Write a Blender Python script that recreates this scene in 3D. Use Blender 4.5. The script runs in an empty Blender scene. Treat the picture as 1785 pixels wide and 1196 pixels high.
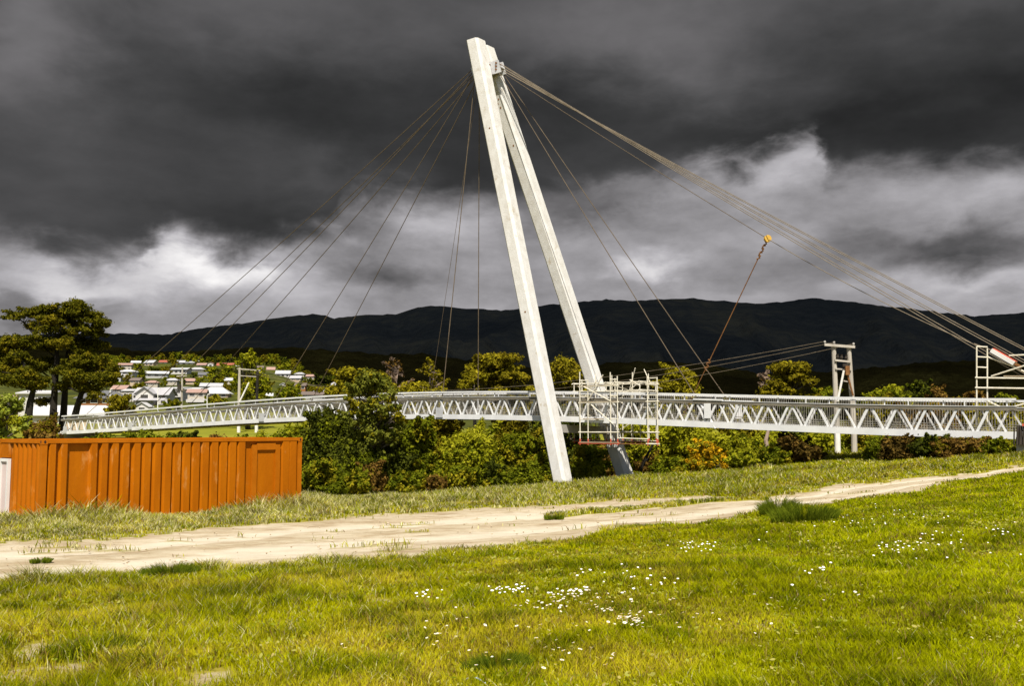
import bpy, math, random
import numpy as np
from mathutils import Vector

SC = bpy.context.scene
COL = SC.collection
rng = np.random.default_rng(7)
random.seed(7)
R = math.radians

# ------------------------------------------------------------------ camera
F = 1785 * 35.0 / 36.0            # focal length in photo pixels
HORIZON = 748.0
TH = math.atan((HORIZON - 598.0) / F)
cam_d = bpy.data.cameras.new('camera'); cam = bpy.data.objects.new('camera', cam_d); COL.objects.link(cam)
cam_d.lens = 35; cam_d.sensor_width = 36; cam_d.sensor_fit = 'HORIZONTAL'
cam_d.clip_start = 0.1; cam_d.clip_end = 30000
cam.location = (0, 0, 0); cam.rotation_euler = (math.pi / 2 + TH, 0, 0)
SC.camera = cam

# ------------------------------------------------------------------ light and exposure
SUN_EL, SUN_AZ = R(56), R(178)     # azimuth clockwise from +Y (the view direction)
EXPO = 0.85
SC.view_settings.view_transform = 'Standard'
SC.view_settings.look = 'None'
SC.view_settings.exposure = EXPO
SC.view_settings.gamma = 1
to_sun = Vector((math.sin(SUN_AZ) * math.cos(SUN_EL), math.cos(SUN_AZ) * math.cos(SUN_EL), math.sin(SUN_EL)))
sun_d = bpy.data.lights.new('sun', 'SUN'); sun = bpy.data.objects.new('sun', sun_d); COL.objects.link(sun)
sun_d.energy = 4.6; sun_d.angle = R(0.5); sun_d.color = (1.0, 0.945, 0.84)
sun.rotation_euler = (-to_sun).to_track_quat('-Z', 'Y').to_euler()


class NT:
    """small expression builder for shader node trees"""
    def __init__(self, tree): self.t = tree; self.n = tree.nodes; self.l = tree.links
    def new(self, kind, **kw):
        x = self.n.new(kind)
        for k, v in kw.items(): setattr(x, k, v)
        return x
    def put(self, sock, v):
        if isinstance(v, bpy.types.NodeSocket): self.l.new(v, sock)
        elif v is not None: sock.default_value = v
    def m(self, op, a, b=None, c=None, clamp=False):
        x = self.n.new('ShaderNodeMath'); x.operation = op; x.use_clamp = clamp
        for s, v in zip(x.inputs, (a, b, c)): self.put(s, v)
        return x.outputs[0]
    def add(self, a, b): return self.m('ADD', a, b)
    def sub(self, a, b): return self.m('SUBTRACT', a, b)
    def mul(self, a, b): return self.m('MULTIPLY', a, b)
    def smooth(self, x, a, b):
        n = self.n.new('ShaderNodeMapRange'); n.interpolation_type = 'SMOOTHSTEP'
        self.put(n.inputs['Value'], x); n.inputs['From Min'].default_value = a; n.inputs['From Max'].default_value = b
        return n.outputs['Result']
    def mapr(self, x, a, b, c, d):
        n = self.n.new('ShaderNodeMapRange'); self.put(n.inputs['Value'], x)
        for k, v in zip(('From Min', 'From Max', 'To Min', 'To Max'), (a, b, c, d)): n.inputs[k].default_value = v
        return n.outputs['Result']
    def noise(self, vec, scale, detail=4, rough=0.5, out='Fac', dist=0.0):
        n = self.n.new('ShaderNodeTexNoise'); n.noise_dimensions = '3D'
        self.put(n.inputs['Vector'], vec); n.inputs['Scale'].default_value = scale
        n.inputs['Detail'].default_value = detail; n.inputs['Roughness'].default_value = rough
        n.inputs['Distortion'].default_value = dist
        return n.outputs[out]
    def mapping(self, vec, scale=(1, 1, 1), loc=(0, 0, 0)):
        n = self.n.new('ShaderNodeMapping'); self.put(n.inputs['Vector'], vec)
        n.inputs['Scale'].default_value = scale; n.inputs['Location'].default_value = loc
        return n.outputs[0]
    def ramp(self, fac, stops, interp='LINEAR'):
        n = self.n.new('ShaderNodeValToRGB'); r = n.color_ramp; r.interpolation = interp
        while len(r.elements) < len(stops): r.elements.new(0.5)
        for e, (p, c) in zip(r.elements, stops):
            e.position = p; e.color = (c, c, c, 1) if isinstance(c, (int, float)) else (*c, 1)
        self.put(n.inputs['Fac'], fac)
        return n.outputs['Color']
    def mixc(self, f, a, b, blend='MIX'):
        n = self.n.new('ShaderNodeMix'); n.data_type = 'RGBA'; n.blend_type = blend
        self.put(n.inputs[0], f)
        for s, v in ((n.inputs[6], a), (n.inputs[7], b)):
            self.put(s, (*v, 1) if isinstance(v, tuple) and len(v) == 3 else v)
        return n.outputs[2]


def sky_world():
    w = bpy.data.worlds.new('World'); SC.world = w; w.use_nodes = True
    t = w.node_tree; t.nodes.clear(); N = NT(t)
    out = N.new('ShaderNodeOutputWorld')
    tc = N.new('ShaderNodeTexCoord'); D = tc.outputs['Generated']
    sep = N.new('ShaderNodeSeparateXYZ'); N.put(sep.inputs[0], D)
    dx, dy, dz = sep.outputs
    az = N.m('ARCTAN2', dx, dy)
    el = N.m('ARCSINE', dz)
    # turbulence that bends the cloud edges
    w1 = N.noise(N.mapping(D, (1, 1, 1.6)), 6.0, 6, 0.55, 'Color', 0.4)
    w2 = N.noise(N.mapping(D, (1, 1, 2.0), (3, 1, 7)), 17.0, 5, 0.55, 'Color', 0.3)
    s1 = N.new('ShaderNodeSeparateXYZ'); N.put(s1.inputs[0], w1)
    s2 = N.new('ShaderNodeSeparateXYZ'); N.put(s2.inputs[0], w2)
    u = N.add(az, N.add(N.mul(N.sub(s1.outputs[0], 0.5), 0.16), N.mul(N.sub(s2.outputs[0], 0.5), 0.07)))
    v = N.add(el, N.add(N.mul(N.sub(s1.outputs[1], 0.5), 0.065), N.mul(N.sub(s2.outputs[1], 0.5), 0.055)))
    A = lambda px: math.atan((px - 892.5) / F)
    E = lambda py: math.atan((598 - py) / F) + TH
    # height of the underside of the dark cloud bank along the horizon
    edge = [(-250, 440), (0, 450), (110, 482), (225, 474), (285, 432), (350, 436), (430, 446), (520, 425), (585, 412), (640, 372),
            (700, 345), (800, 338), (900, 348), (1000, 345), (1090, 330), (1200, 318), (1320, 285), (1385, 252), (1425, 300), (1465, 344),
            (1540, 338), (1640, 332), (1785, 342), (2050, 335)]
    lo, hi = A(-250), A(2050)
    stops = [((A(px) - lo) / (hi - lo), (E(py)) / 0.5) for px, py in edge]
    vb = N.mul(N.ramp(N.mapr(u, lo, hi, 0, 1), stops, 'EASE'), 0.5)
    depth = N.sub(v, vb)                             # above 0: inside the dark bank
    soft = N.mul(N.noise(N.mapping(D, (1, 1, 1), (9, 2, 4)), 5, 2), 0.042)
    dark = N.smooth(N.m('DIVIDE', depth, N.add(soft, 0.012)), -0.6, 0.75)

    def blob(px, py, rx, ry, amp):
        a = N.mul(N.sub(u, A(px)), F / rx); b = N.mul(N.sub(v, E(py)), F / ry)
        q = N.add(N.mul(a, a), N.mul(b, b))
        return N.mul(N.m('EXPONENT', N.mul(q, -1.0)), amp)

    def total(base, blobs):
        s = base
        for b in blobs: s = N.add(s, blob(*b))
        return s
    fine = N.sub(N.noise(N.mapping(D, (1, 1, 2.4), (1, 5, 2)), 11, 8, 0.58), 0.5)
    broad = N.sub(N.noise(N.mapping(D, (1, 1, 2.2), (4, 4, 1)), 4.5, 4, 0.5), 0.5)
    top = total(N.add(0.268, N.add(N.mul(broad, 0.12), N.mul(fine, 0.10))), [
        (10, 130, 110, 130, 0.17), (300, 30, 330, 70, 0.07), (640, 20, 260, 70, 0.05), (1080, 30, 240, 80, 0.13), (1240, 130, 110, 70, 0.09),
        (1620, 30, 260, 60, 0.06), (500, 200, 320, 60, -0.055), (960, 190, 200, 70, -0.07), (1330, 250, 180, 40, -0.05),
        (1650, 250, 230, 90, -0.07), (600, 310, 130, 50, 0.07), (100, 400, 150, 60, 0.04), (420, 390, 160, 40, -0.03), (760, 290, 200, 35, -0.05)])
    low = total(N.add(0.605, N.add(N.mul(broad, 0.22), N.mul(fine, 0.42))), [
        (330, 470, 100, 45, 0.30), (410, 480, 90, 30, 0.12), (560, 385, 30, 18, 0.30), (590, 405, 26, 16, 0.25), (150, 520, 150, 30, 0.16), (60, 500, 120, 30, 0.1),
        (640, 465, 95, 30, -0.20), (620, 410, 60, 34, -0.1), (760, 370, 90, 28, 0.10), (1135, 465, 70, 32, 0.27), (1240, 330, 160, 34, 0.06), (1380, 310, 60, 40, 0.1),
        (960, 370, 120, 30, -0.15), (1060, 350, 90, 24, -0.14), (1250, 500, 240, 28, -0.04), (1640, 460, 130, 26, -0.16), (1700, 480, 80, 24, -0.09),
        (1740, 390, 60, 30, 0.07), (1480, 400, 100, 30, 0.03), (1760, 520, 100, 18, 0.10), (1520, 440, 330, 90, -0.05), (1000, 430, 160, 60, -0.04), (40, 570, 200, 22, -0.15), (1560, 525, 160, 16, 0.04)])
    B = N.add(N.mul(top, dark), N.mul(low, N.sub(1.0, dark)))
    # a little lighter towards the zenith and the sides of the storm
    B = N.add(B, N.mul(N.smooth(el, 0.45, 1.0), 0.10))
    B = N.m('MAXIMUM', B, 0.1)
    lin = N.mul(N.m('POWER', B, 2.2), 2 ** -EXPO)
    tint = N.ramp(B, [(0.0, (0.99, 1.0, 1.03)), (0.2, (0.985, 1.0, 1.02)), (0.4, (1.02, 0.985, 1.02)), (0.7, (1.02, 0.99, 1.04)), (1.0, (1.02, 1.0, 0.99))])
    bgc = N.new('ShaderNodeBackground'); N.put(bgc.inputs['Color'], tint); N.put(bgc.inputs['Strength'], lin)
    sky = N.new('ShaderNodeTexSky', sky_type='NISHITA'); sky.sun_disc = False
    sky.sun_elevation = SUN_EL; sky.sun_rotation = SUN_AZ; sky.dust_density = 1.5
    bgs = N.new('ShaderNodeBackground'); N.put(bgs.inputs['Color'], sky.outputs[0]); bgs.inputs['Strength'].default_value = 0.06
    cover = N.smooth(N.add(dy, N.mul(broad, 0.5)), -0.15, 0.25)
    mx = N.new('ShaderNodeMixShader'); N.put(mx.inputs[0], cover)
    N.l.new(bgs.outputs[0], mx.inputs[1]); N.l.new(bgc.outputs[0], mx.inputs[2])
    N.l.new(mx.outputs[0], out.inputs[0])


sky_world()

# ------------------------------------------------------------------ helpers
def W(px, py, d):
    """point at depth d (metres along +Y) seen at photo pixel px, py"""
    uu = (px - 892.5) / F; vv = (598.0 - py) / F
    y = math.cos(TH) - vv * math.sin(TH); z = math.sin(TH) + vv * math.cos(TH)
    k = d / y
    return Vector((uu * k, d, z * k))


def pix(p):
    c, s = math.cos(TH), math.sin(TH)
    fwd = p[1] * c + p[2] * s; up = -p[1] * s + p[2] * c
    return 892.5 + F * p[0] / fwd, 598 - F * up / fwd


def _h(ix, iy, seed):
    n = (ix.astype(np.int64) * 374761393 + iy.astype(np.int64) * 668265263 + seed * 1442695041) & 0xffffffff
    n = ((n ^ (n >> 13)) * 1274126177) & 0xffffffff
    n = n ^ (n >> 16)
    return (n & 0xffff) / 65535.0


def vnoise(x, y, seed=0):
    x = np.asarray(x, float); y = np.asarray(y, float)
    ix, iy = np.floor(x), np.floor(y); fx, fy = x - ix, y - iy
    fx = fx * fx * (3 - 2 * fx); fy = fy * fy * (3 - 2 * fy)
    a, b, c, d = _h(ix, iy, seed), _h(ix + 1, iy, seed), _h(ix, iy + 1, seed), _h(ix + 1, iy + 1, seed)
    return (a * (1 - fx) + b * fx) * (1 - fy) + (c * (1 - fx) + d * fx) * fy


def fbm(x, y, seed=0, octs=4, gain=0.5):
    s = 0; a = 1; tot = 0
    for k in range(octs):
        s = s + a * vnoise(x * 2 ** k + 17.3 * k, y * 2 ** k - 9.1 * k, seed + k); tot += a; a *= gain
    return s / tot


def sstep(x, a, b):
    t = np.clip((np.asarray(x, float) - a) / (b - a), 0, 1)
    return t * t * (3 - 2 * t)


ROOT = {}                                            # world position of every thing's base


def tag(o, label=None, cat=None, group=None, kind=None):
    if label: o['label'] = label
    if cat: o['category'] = cat
    if group: o['group'] = group
    if kind: o['kind'] = kind
    return o


def thing(name, loc, label, cat, group=None):
    o = bpy.data.objects.new(name, None); COL.objects.link(o)
    o.empty_display_size = 0.3; o.location = loc
    ROOT[o] = Vector(loc)
    return tag(o, label, cat, group)


def root_loc(o):
    while o is not None and o not in ROOT: o = o.parent
    return ROOT[o] if o is not None else Vector((0, 0, 0))


class MB:
    def __init__(self): self.v = []; self.f = []
    def add(self, vs, fs):
        b = len(self.v); self.v += [tuple(x) for x in vs]; self.f += [tuple(i + b for i in q) for q in fs]
        return self
    def box(self, c, hx, hy, hz):
        """box from centre and three half-axis vectors"""
        c, hx, hy, hz = (Vector(q) for q in (c, hx, hy, hz))
        vs = [c + hx * a + hy * b + hz * g for g in (-1, 1) for a, b in ((-1, -1), (1, -1), (1, 1), (-1, 1))]
        return self.add(vs, [(3, 2, 1, 0), (4, 5, 6, 7), (0, 1, 5, 4), (1, 2, 6, 5), (2, 3, 7, 6), (3, 0, 4, 7)])
    def beam(self, p0, p1, w, h, up=(0, 0, 1)):
        p0, p1 = Vector(p0), Vector(p1); a = (p1 - p0); L = a.length; a = a / L
        s = a.cross(Vector(up)); s = s.normalized() if s.length > 1e-6 else Vector((1, 0, 0))
        t = s.cross(a).normalized()
        return self.box((p0 + p1) / 2, a * (L / 2), s * (w / 2), t * (h / 2))
    def tube(self, pts, r, n=8, caps=True):
        pts = [Vector(p) for p in pts]; rs = r if isinstance(r, (list, tuple)) else [r] * len(pts)
        rings = []; ref = None
        for i, p in enumerate(pts):
            a = (pts[min(i + 1, len(pts) - 1)] - pts[max(i - 1, 0)]).normalized()
            if ref is None: ref = a.orthogonal().normalized()
            s = (ref - a * ref.dot(a)).normalized(); t = a.cross(s); ref = s
            rings.append([p + (s * math.cos(2 * math.pi * k / n) + t * math.sin(2 * math.pi * k / n)) * rs[i] for k in range(n)])
        vs = [q for ring in rings for q in ring]; fs = []
        for i in range(len(pts) - 1):
            for k in range(n):
                k2 = (k + 1) % n
                fs.append((i * n + k, i * n + k2, (i + 1) * n + k2, (i + 1) * n + k))
        if caps:
            fs.append(tuple(reversed(range(n)))); fs.append(tuple(range((len(pts) - 1) * n, len(pts) * n)))
        return self.add(vs, fs)
    def prism(self, ring0, ring1):
        n = len(ring0)
        return self.add(list(ring0) + list(ring1), [(k, (k + 1) % n, n + (k + 1) % n, n + k) for k in range(n)] + [tuple(reversed(range(n))), tuple(range(n, 2 * n))])
    def build(self, name, mat, parent=None, smooth=False, origin=None):
        me = bpy.data.meshes.new(name)
        o0 = root_loc(parent) if parent is not None else Vector(origin or (0, 0, 0))
        me.from_pydata([(x - o0[0], y - o0[1], z - o0[2]) for x, y, z in self.v], [], self.f)
        if mat is not None: me.materials.append(mat)
        if smooth: me.polygons.foreach_set('use_smooth', [True] * len(me.polygons))
        me.update()
        o = bpy.data.objects.new(name, me); COL.objects.link(o)
        if parent is not None: o.parent = parent
        else: o.location = o0
        return o


def mesh_arrays(name, verts, loops, starts, totals, mats, colors=None, smooth=False):
    me = bpy.data.meshes.new(name)
    me.vertices.add(len(verts)); me.vertices.foreach_set('co', np.ascontiguousarray(verts, np.float32).ravel())
    me.loops.add(len(loops)); me.loops.foreach_set('vertex_index', np.ascontiguousarray(loops, np.int32))
    me.polygons.add(len(starts)); me.polygons.foreach_set('loop_start', np.ascontiguousarray(starts, np.int32))
    me.polygons.foreach_set('loop_total', np.ascontiguousarray(totals, np.int32))
    if smooth: me.polygons.foreach_set('use_smooth', np.ones(len(starts), bool))
    if colors is not None:
        at = me.color_attributes.new('tint', 'FLOAT_COLOR', 'POINT')
        at.data.foreach_set('color', np.ascontiguousarray(np.c_[colors, np.ones(len(colors))], np.float32).ravel())
    for m in mats: me.materials.append(m)
    me.update(calc_edges=True)
    return me


def grid_mesh(name, X, Y, Z, mat, attrs=None, smooth=True):
    ny, nx = X.shape
    idx = np.arange(nx * ny).reshape(ny, nx)
    q = np.stack([idx[:-1, :-1], idx[:-1, 1:], idx[1:, 1:], idx[1:, :-1]], -1).reshape(-1, 4)
    me = mesh_arrays(name, np.stack([X, Y, Z], -1).reshape(-1, 3), q.ravel(), np.arange(len(q)) * 4, np.full(len(q), 4), [mat], None, smooth)
    for k, a in (attrs or {}).items():
        at = me.attributes.new(k, 'FLOAT', 'POINT'); at.data.foreach_set('value', np.ascontiguousarray(a, np.float32).ravel())
    o = bpy.data.objects.new(name, me); COL.objects.link(o)
    return o


# ------------------------------------------------------------------ materials
def mat_surface(name, c1, c2, scale=3.0, rough=0.7, detail=5, bump=0.0, metal=0.0, stretch=(1, 1, 1), stain=None, spec=0.3, bscale=None):
    m = bpy.data.materials.new(name); m.use_nodes = True
    t = m.node_tree; N = NT(t); p = t.nodes['Principled BSDF']
    tc = N.new('ShaderNodeTexCoord').outputs['Object']
    vec = N.mapping(tc, stretch)
    n = N.noise(vec, scale, detail, 0.6)
    col = N.ramp(n, [(0.3, c1), (0.7, c2)])
    if stain:
        sc, thr, c3 = stain
        n2 = N.noise(N.mapping(tc, stretch, (5, 3, 1)), sc, 6, 0.65)
        col = N.mixc(N.smooth(n2, thr, thr + 0.12), col, c3)
    N.put(p.inputs['Base Color'], col)
    p.inputs['Roughness'].default_value = rough; p.inputs['Metallic'].default_value = metal
    p.inputs['Specular IOR Level'].default_value = spec
    if bump:
        b = N.new('ShaderNodeBump'); b.inputs['Strength'].default_value = bump; b.inputs['Distance'].default_value = 0.05
        N.put(b.inputs['Height'], N.noise(tc, bscale or scale * 5, 5, 0.6)); N.l.new(b.outputs[0], p.inputs['Normal'])
    return m


def mat_leaf(name, cols, trans=0.3, patch=0.35, pscale=0.9):
    """diffuse leaf with its own colour for every leaf card and slow drifts of hue through the crown"""
    m = bpy.data.materials.new(name); m.use_nodes = True
    t = m.node_tree; N = NT(t); t.nodes.remove(t.nodes['Principled BSDF'])
    out = [x for x in t.nodes if x.type == 'OUTPUT_MATERIAL'][0]
    g = N.new('ShaderNodeNewGeometry')
    tc = N.new('ShaderNodeTexCoord').outputs['Object']
    n = N.noise(tc, pscale, 3)
    f = N.add(N.mul(g.outputs['Random Per Island'], 1 - patch), N.mul(N.smooth(n, 0.3, 0.7), patch))
    k = len(cols)
    col = N.ramp(f, [(i / (k - 1), c) for i, c in enumerate(cols)])
    d = N.new('ShaderNodeBsdfDiffuse'); N.put(d.inputs[0], col)
    tr = N.new('ShaderNodeBsdfTranslucent'); N.put(tr.inputs[0], N.mixc(0.5, col, (0.3, 0.3, 0.02), 'ADD') if False else col)
    mx = N.new('ShaderNodeMixShader'); mx.inputs[0].default_value = trans
    N.l.new(d.outputs[0], mx.inputs[1]); N.l.new(tr.outputs[0], mx.inputs[2]); N.l.new(mx.outputs[0], out.inputs[0])
    return m


def mat_blade(name):
    m = bpy.data.materials.new(name); m.use_nodes = True
    t = m.node_tree; N = NT(t); t.nodes.remove(t.nodes['Principled BSDF'])
    out = [x for x in t.nodes if x.type == 'OUTPUT_MATERIAL'][0]
    a = N.new('ShaderNodeVertexColor'); a.layer_name = 'tint'
    d = N.new('ShaderNodeBsdfDiffuse'); N.put(d.inputs[0], a.outputs[0])
    tr = N.new('ShaderNodeBsdfTranslucent'); N.put(tr.inputs[0], a.outputs[0])
    gl = N.new('ShaderNodeBsdfGlossy'); gl.inputs['Roughness'].default_value = 0.45; gl.inputs['Color'].default_value = (0.9, 0.9, 0.8, 1)
    mx = N.new('ShaderNodeMixShader'); mx.inputs[0].default_value = 0.42
    N.l.new(d.outputs[0], mx.inputs[1]); N.l.new(tr.outputs[0], mx.inputs[2])
    m2 = N.new('ShaderNodeMixShader'); m2.inputs[0].default_value = 0.0
    N.l.new(mx.outputs[0], m2.inputs[1]); N.l.new(gl.outputs[0], m2.inputs[2]); N.l.new(m2.outputs[0], out.inputs[0])
    return m


M = {}
M['concrete'] = mat_surface('concrete', (0.44, 0.42, 0.385), (0.545, 0.535, 0.515), 2.2, 0.85, 9, 0.35, stretch=(1, 1, 0.7), stain=(1.4, 0.60, (0.39, 0.345, 0.28)), spec=0.2)
M['concrete_grey'] = mat_surface('concrete_grey', (0.28, 0.26, 0.23), (0.38, 0.36, 0.33), 2, 0.9, 5, 0.3)
M['steel_white'] = mat_surface('steel_white', (0.50, 0.50, 0.50), (0.62, 0.615, 0.60), 1.2, 0.55, 5, 0.0, spec=0.4, stain=(0.7, 0.66, (0.40, 0.40, 0.41)))
M['steel_grey'] = mat_surface('steel_grey', (0.40, 0.40, 0.41), (0.52, 0.52, 0.52), 2.0, 0.45, 5, 0.0, metal=0.2)
M['chord_dark'] = mat_surface('chord_dark', (0.10, 0.085, 0.06), (0.19, 0.17, 0.13), 1.0, 0.8)
M['baluster'] = mat_surface('baluster', (0.22, 0.20, 0.16), (0.34, 0.32, 0.28), 1.0, 0.6)
M['deck'] = mat_surface('deck_timber', (0.16, 0.13, 0.09), (0.26, 0.22, 0.16), 1.4, 0.9)
M['cable'] = mat_surface('cable', (0.065, 0.047, 0.028), (0.115, 0.085, 0.053), 2.0, 0.7, spec=0.3)
M['cable_bright'] = mat_surface('cable_bright', (0.12, 0.092, 0.06), (0.20, 0.165, 0.12), 2.0, 0.5)
M['rust'] = mat_surface('rusty_steel', (0.10, 0.04, 0.012), (0.22, 0.10, 0.03), 6.0, 0.9)
M['brass'] = mat_surface('yellow_tackle', (0.42, 0.24, 0.03), (0.55, 0.34, 0.06), 5.0, 0.6)
M['scaffold'] = mat_surface('scaffold_tube', (0.50, 0.45, 0.34), (0.66, 0.62, 0.52), 3.0, 0.5)
M['scaffold_red'] = mat_surface('scaffold_red', (0.36, 0.05, 0.025), (0.50, 0.10, 0.05), 4.0, 0.6)
M['plank'] = mat_surface('scaffold_plank', (0.24, 0.18, 0.11), (0.36, 0.29, 0.19), 3.0, 0.9)
M['orange'] = mat_surface('orange_paint', (0.30, 0.078, 0.0005), (0.40, 0.116, 0.001), 1.3, 0.6, 8, 0.10, stretch=(1, 1, 0.35), stain=(3.0, 0.57, (0.43, 0.165, 0.030)), spec=0.08)
M['rail_orange'] = mat_surface('orange_rail_paint', (0.325, 0.088, 0.001), (0.41, 0.122, 0.004), 1.8, 0.6, 8, 0.05, stain=(3.0, 0.62, (0.20, 0.055, 0.008)), spec=0.08)
M['black_hole'] = mat_surface('casting_recess', (0.03, 0.012, 0.004), (0.05, 0.02, 0.006), 3.0, 0.9)
M['door_pink'] = mat_surface('pale_door_paint', (0.52, 0.42, 0.39), (0.60, 0.49, 0.46), 1.0, 0.6)
M['infill'] = mat_surface('infill_board', (0.42, 0.33, 0.23), (0.52, 0.43, 0.32), 2.0, 0.8)
M['door_shade'] = mat_surface('door_glass_panel', (0.30, 0.18, 0.16), (0.38, 0.24, 0.22), 1.0, 0.3)
M['white_paint'] = mat_surface('white_paint', (0.58, 0.56, 0.53), (0.66, 0.64, 0.61), 1.0, 0.6)
M['bark_dark'] = mat_surface('bark_dark', (0.008, 0.006, 0.004), (0.022, 0.017, 0.011), 2.0, 0.95, 5, 0.5, stretch=(1, 1, 0.3))
M['bark'] = mat_surface('bark', (0.07, 0.055, 0.04), (0.15, 0.12, 0.09), 2.0, 0.95, 5, 0.5, stretch=(1, 1, 0.3))
M['bark_pale'] = mat_surface('bark_pale', (0.20, 0.14, 0.105), (0.32, 0.24, 0.19), 2.0, 0.95)
M['pole'] = mat_surface('weathered_pole', (0.26, 0.23, 0.19), (0.42, 0.38, 0.32), 1.6, 0.9, stretch=(1, 1, 0.2))
M['pole_white'] = mat_surface('whitewashed_pole', (0.55, 0.52, 0.46), (0.68, 0.65, 0.60), 2.5, 0.85, stain=(2, 0.64, (0.32, 0.26, 0.2)))
M['black_board'] = mat_surface('dark_boards', (0.018, 0.014, 0.010), (0.045, 0.035, 0.025), 3.0, 0.9)
M['petal'] = mat_surface('daisy_petal', (0.72, 0.70, 0.66), (0.80, 0.78, 0.75), 30, 0.7)
M['pollen'] = mat_surface('daisy_eye', (0.60, 0.36, 0.02), (0.68, 0.44, 0.04), 30, 0.8)
M['blue_plastic'] = mat_surface('blue_plastic', (0.28, 0.40, 0.62), (0.36, 0.48, 0.70), 4, 0.4)
M['blade'] = mat_blade('grass_blade')
M['leaf_olive'] = mat_leaf('leaf_olive', [(0.05, 0.046, 0.004), (0.14, 0.115, 0.007), (0.26, 0.20, 0.012)])
M['leaf_old'] = mat_leaf('leaf_old_tree', [(0.022, 0.026, 0.003), (0.075, 0.073, 0.005), (0.17, 0.145, 0.010)])
M['leaf_olive_pale'] = mat_leaf('leaf_olive_light', [(0.09, 0.082, 0.005), (0.21, 0.18, 0.009), (0.33, 0.27, 0.016)])  # paler olive foliage, the leaves' own tone
M['leaf_green'] = mat_leaf('leaf_green', [(0.04, 0.055, 0.004), (0.11, 0.125, 0.006), (0.21, 0.215, 0.012)])
M['leaf_feathery'] = mat_leaf('leaf_feathery', [(0.055, 0.068, 0.010), (0.135, 0.145, 0.018), (0.24, 0.24, 0.035)], 0.35)
M['leaf_dark'] = mat_leaf('leaf_dark', [(0.013, 0.017, 0.003), (0.034, 0.040, 0.005), (0.09, 0.095, 0.010)], 0.15)
M['leaf_lime'] = mat_leaf('leaf_lime', [(0.13, 0.14, 0.006), (0.27, 0.265, 0.010), (0.40, 0.37, 0.03)], 0.4)
M['leaf_willow'] = mat_leaf('leaf_willow', [(0.13, 0.16, 0.015), (0.24, 0.28, 0.03), (0.36, 0.38, 0.08)], 0.4)
M['leaf_brown'] = mat_leaf('leaf_brown', [(0.055, 0.030, 0.008), (0.12, 0.068, 0.014), (0.20, 0.125, 0.025)], 0.2)
M['leaf_rust'] = mat_leaf('leaf_rust', [(0.030, 0.022, 0.005), (0.072, 0.046, 0.010), (0.14, 0.088, 0.018)], 0.2)
M['leaf_gorse'] = mat_leaf('leaf_gorse', [(0.16, 0.10, 0.006), (0.40, 0.22, 0.006), (0.60, 0.36, 0.012)], 0.2)
M['leaf_pinkish'] = mat_leaf('leaf_pinkish', [(0.10, 0.065, 0.045), (0.17, 0.12, 0.085), (0.24, 0.18, 0.13)], 0.2)

# ------------------------------------------------------------------ the lie of the land
CTRL = np.array([
    (0, 0, -1.65), (-5, -6, -1.75), (5, -6, -1.6), (-6, 6.5, -1.78), (0, 7, -1.66), (6, 7, -1.6), (-12, 12, -2.2), (-9, 17, -2.62), (-12, 24, -2.85),
    (-14.5, 30, -2.95), (-18, 34, -2.95), (-8, 38, -3.02), (-4, 23, -2.62), (-3, 30, -2.85), (2, 24, -2.4), (2, 31, -2.75), (10, 28.7, -2.05), (10, 37, -2.4), (17, 32, -1.42),
    (20, 36, -1.36), (12, 14, -1.56), (8, 20, -1.8), (3.2, 61, -3.50), (7.6, 67, -3.72), (24, 46, -1.18), (33, 42, -0.9), (20, 61, -1.62), (-10, 50, -3.5), (-20, 45, -3.2),
    (0, 48, -3.15), (10, 50, -2.5), (17, 48, -1.78), (13, 65, -2.6), (28, 56, -1.25), (-30, 35, -2.9), (-30, 60, -3.6), (-12, 62, -4.2), (45, 40, -0.8), (45, 70, -1.5),
    (-8, 75, -5.2), (6, 80, -5.2), (20, 80, -4.0), (-25, 80, -4.8), (-46, 100, -1.3), (-60, 90, -1.6), (-20, 110, -4.0), (10, 115, -3.5), (40, 110, -2.5), (70, 90, -1.8), (-60, 40, -2.8),
    (30, 0, -1.4), (-30, 0, -2.1), (60, 20, -1.2), (-60, 0, -2.4)], float)


def _tps():
    P = CTRL[:, :2] / 20.0; n = len(P)
    r = np.linalg.norm(P[:, None] - P[None], axis=-1)
    K = np.where(r > 0, r * r * np.log(r + 1e-12), 0) + np.eye(n) * 0.02
    A = np.zeros((n + 3, n + 3)); A[:n, :n] = K; A[:n, n:] = np.c_[np.ones(n), P]; A[n:, :n] = A[:n, n:].T
    return np.linalg.solve(A, np.r_[CTRL[:, 2], 0, 0, 0])


TPS = _tps()


def near_z(x, y):
    sh = np.shape(x); q = np.stack([np.ravel(x), np.ravel(y)], -1) / 20.0
    out = np.empty(len(q)); P = CTRL[:, :2] / 20.0; n = len(P)
    for a in range(0, len(q), 40000):
        b = q[a:a + 40000]; r2 = ((b[:, None] - P[None]) ** 2).sum(-1)
        out[a:a + 40000] = (0.5 * r2 * np.log(r2 + 1e-12)) @ TPS[:n] + TPS[n] + b @ TPS[n + 1:]
    return out.reshape(sh)


TOWN_D = [60, 120, 150, 180, 210, 260, 300, 340, 400, 450, 500, 580, 600, 700, 740, 850, 1000, 1300]
TOWN_Z = [-2, -1.2, -0.6, 1.2, 2.7, 4.8, 7.8, 11.2, 16, 20, 25.4, 31.8, 34.6, 44.5, 48.8, 57, 58, 48]
FLAT_D = [60, 120, 200, 400, 900, 1500]
FLAT_Z = [-3, -2.5, -1.0, 2, 8, 12]


def far_z(x, y):
    ratio = np.asarray(x, float) / np.maximum(np.asarray(y, float), 1.0)
    k = sstep(-ratio, 0.13, 0.24)
    return np.interp(y, TOWN_D, TOWN_Z) * k + np.interp(y, FLAT_D, FLAT_Z) * (1 - k)


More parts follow.
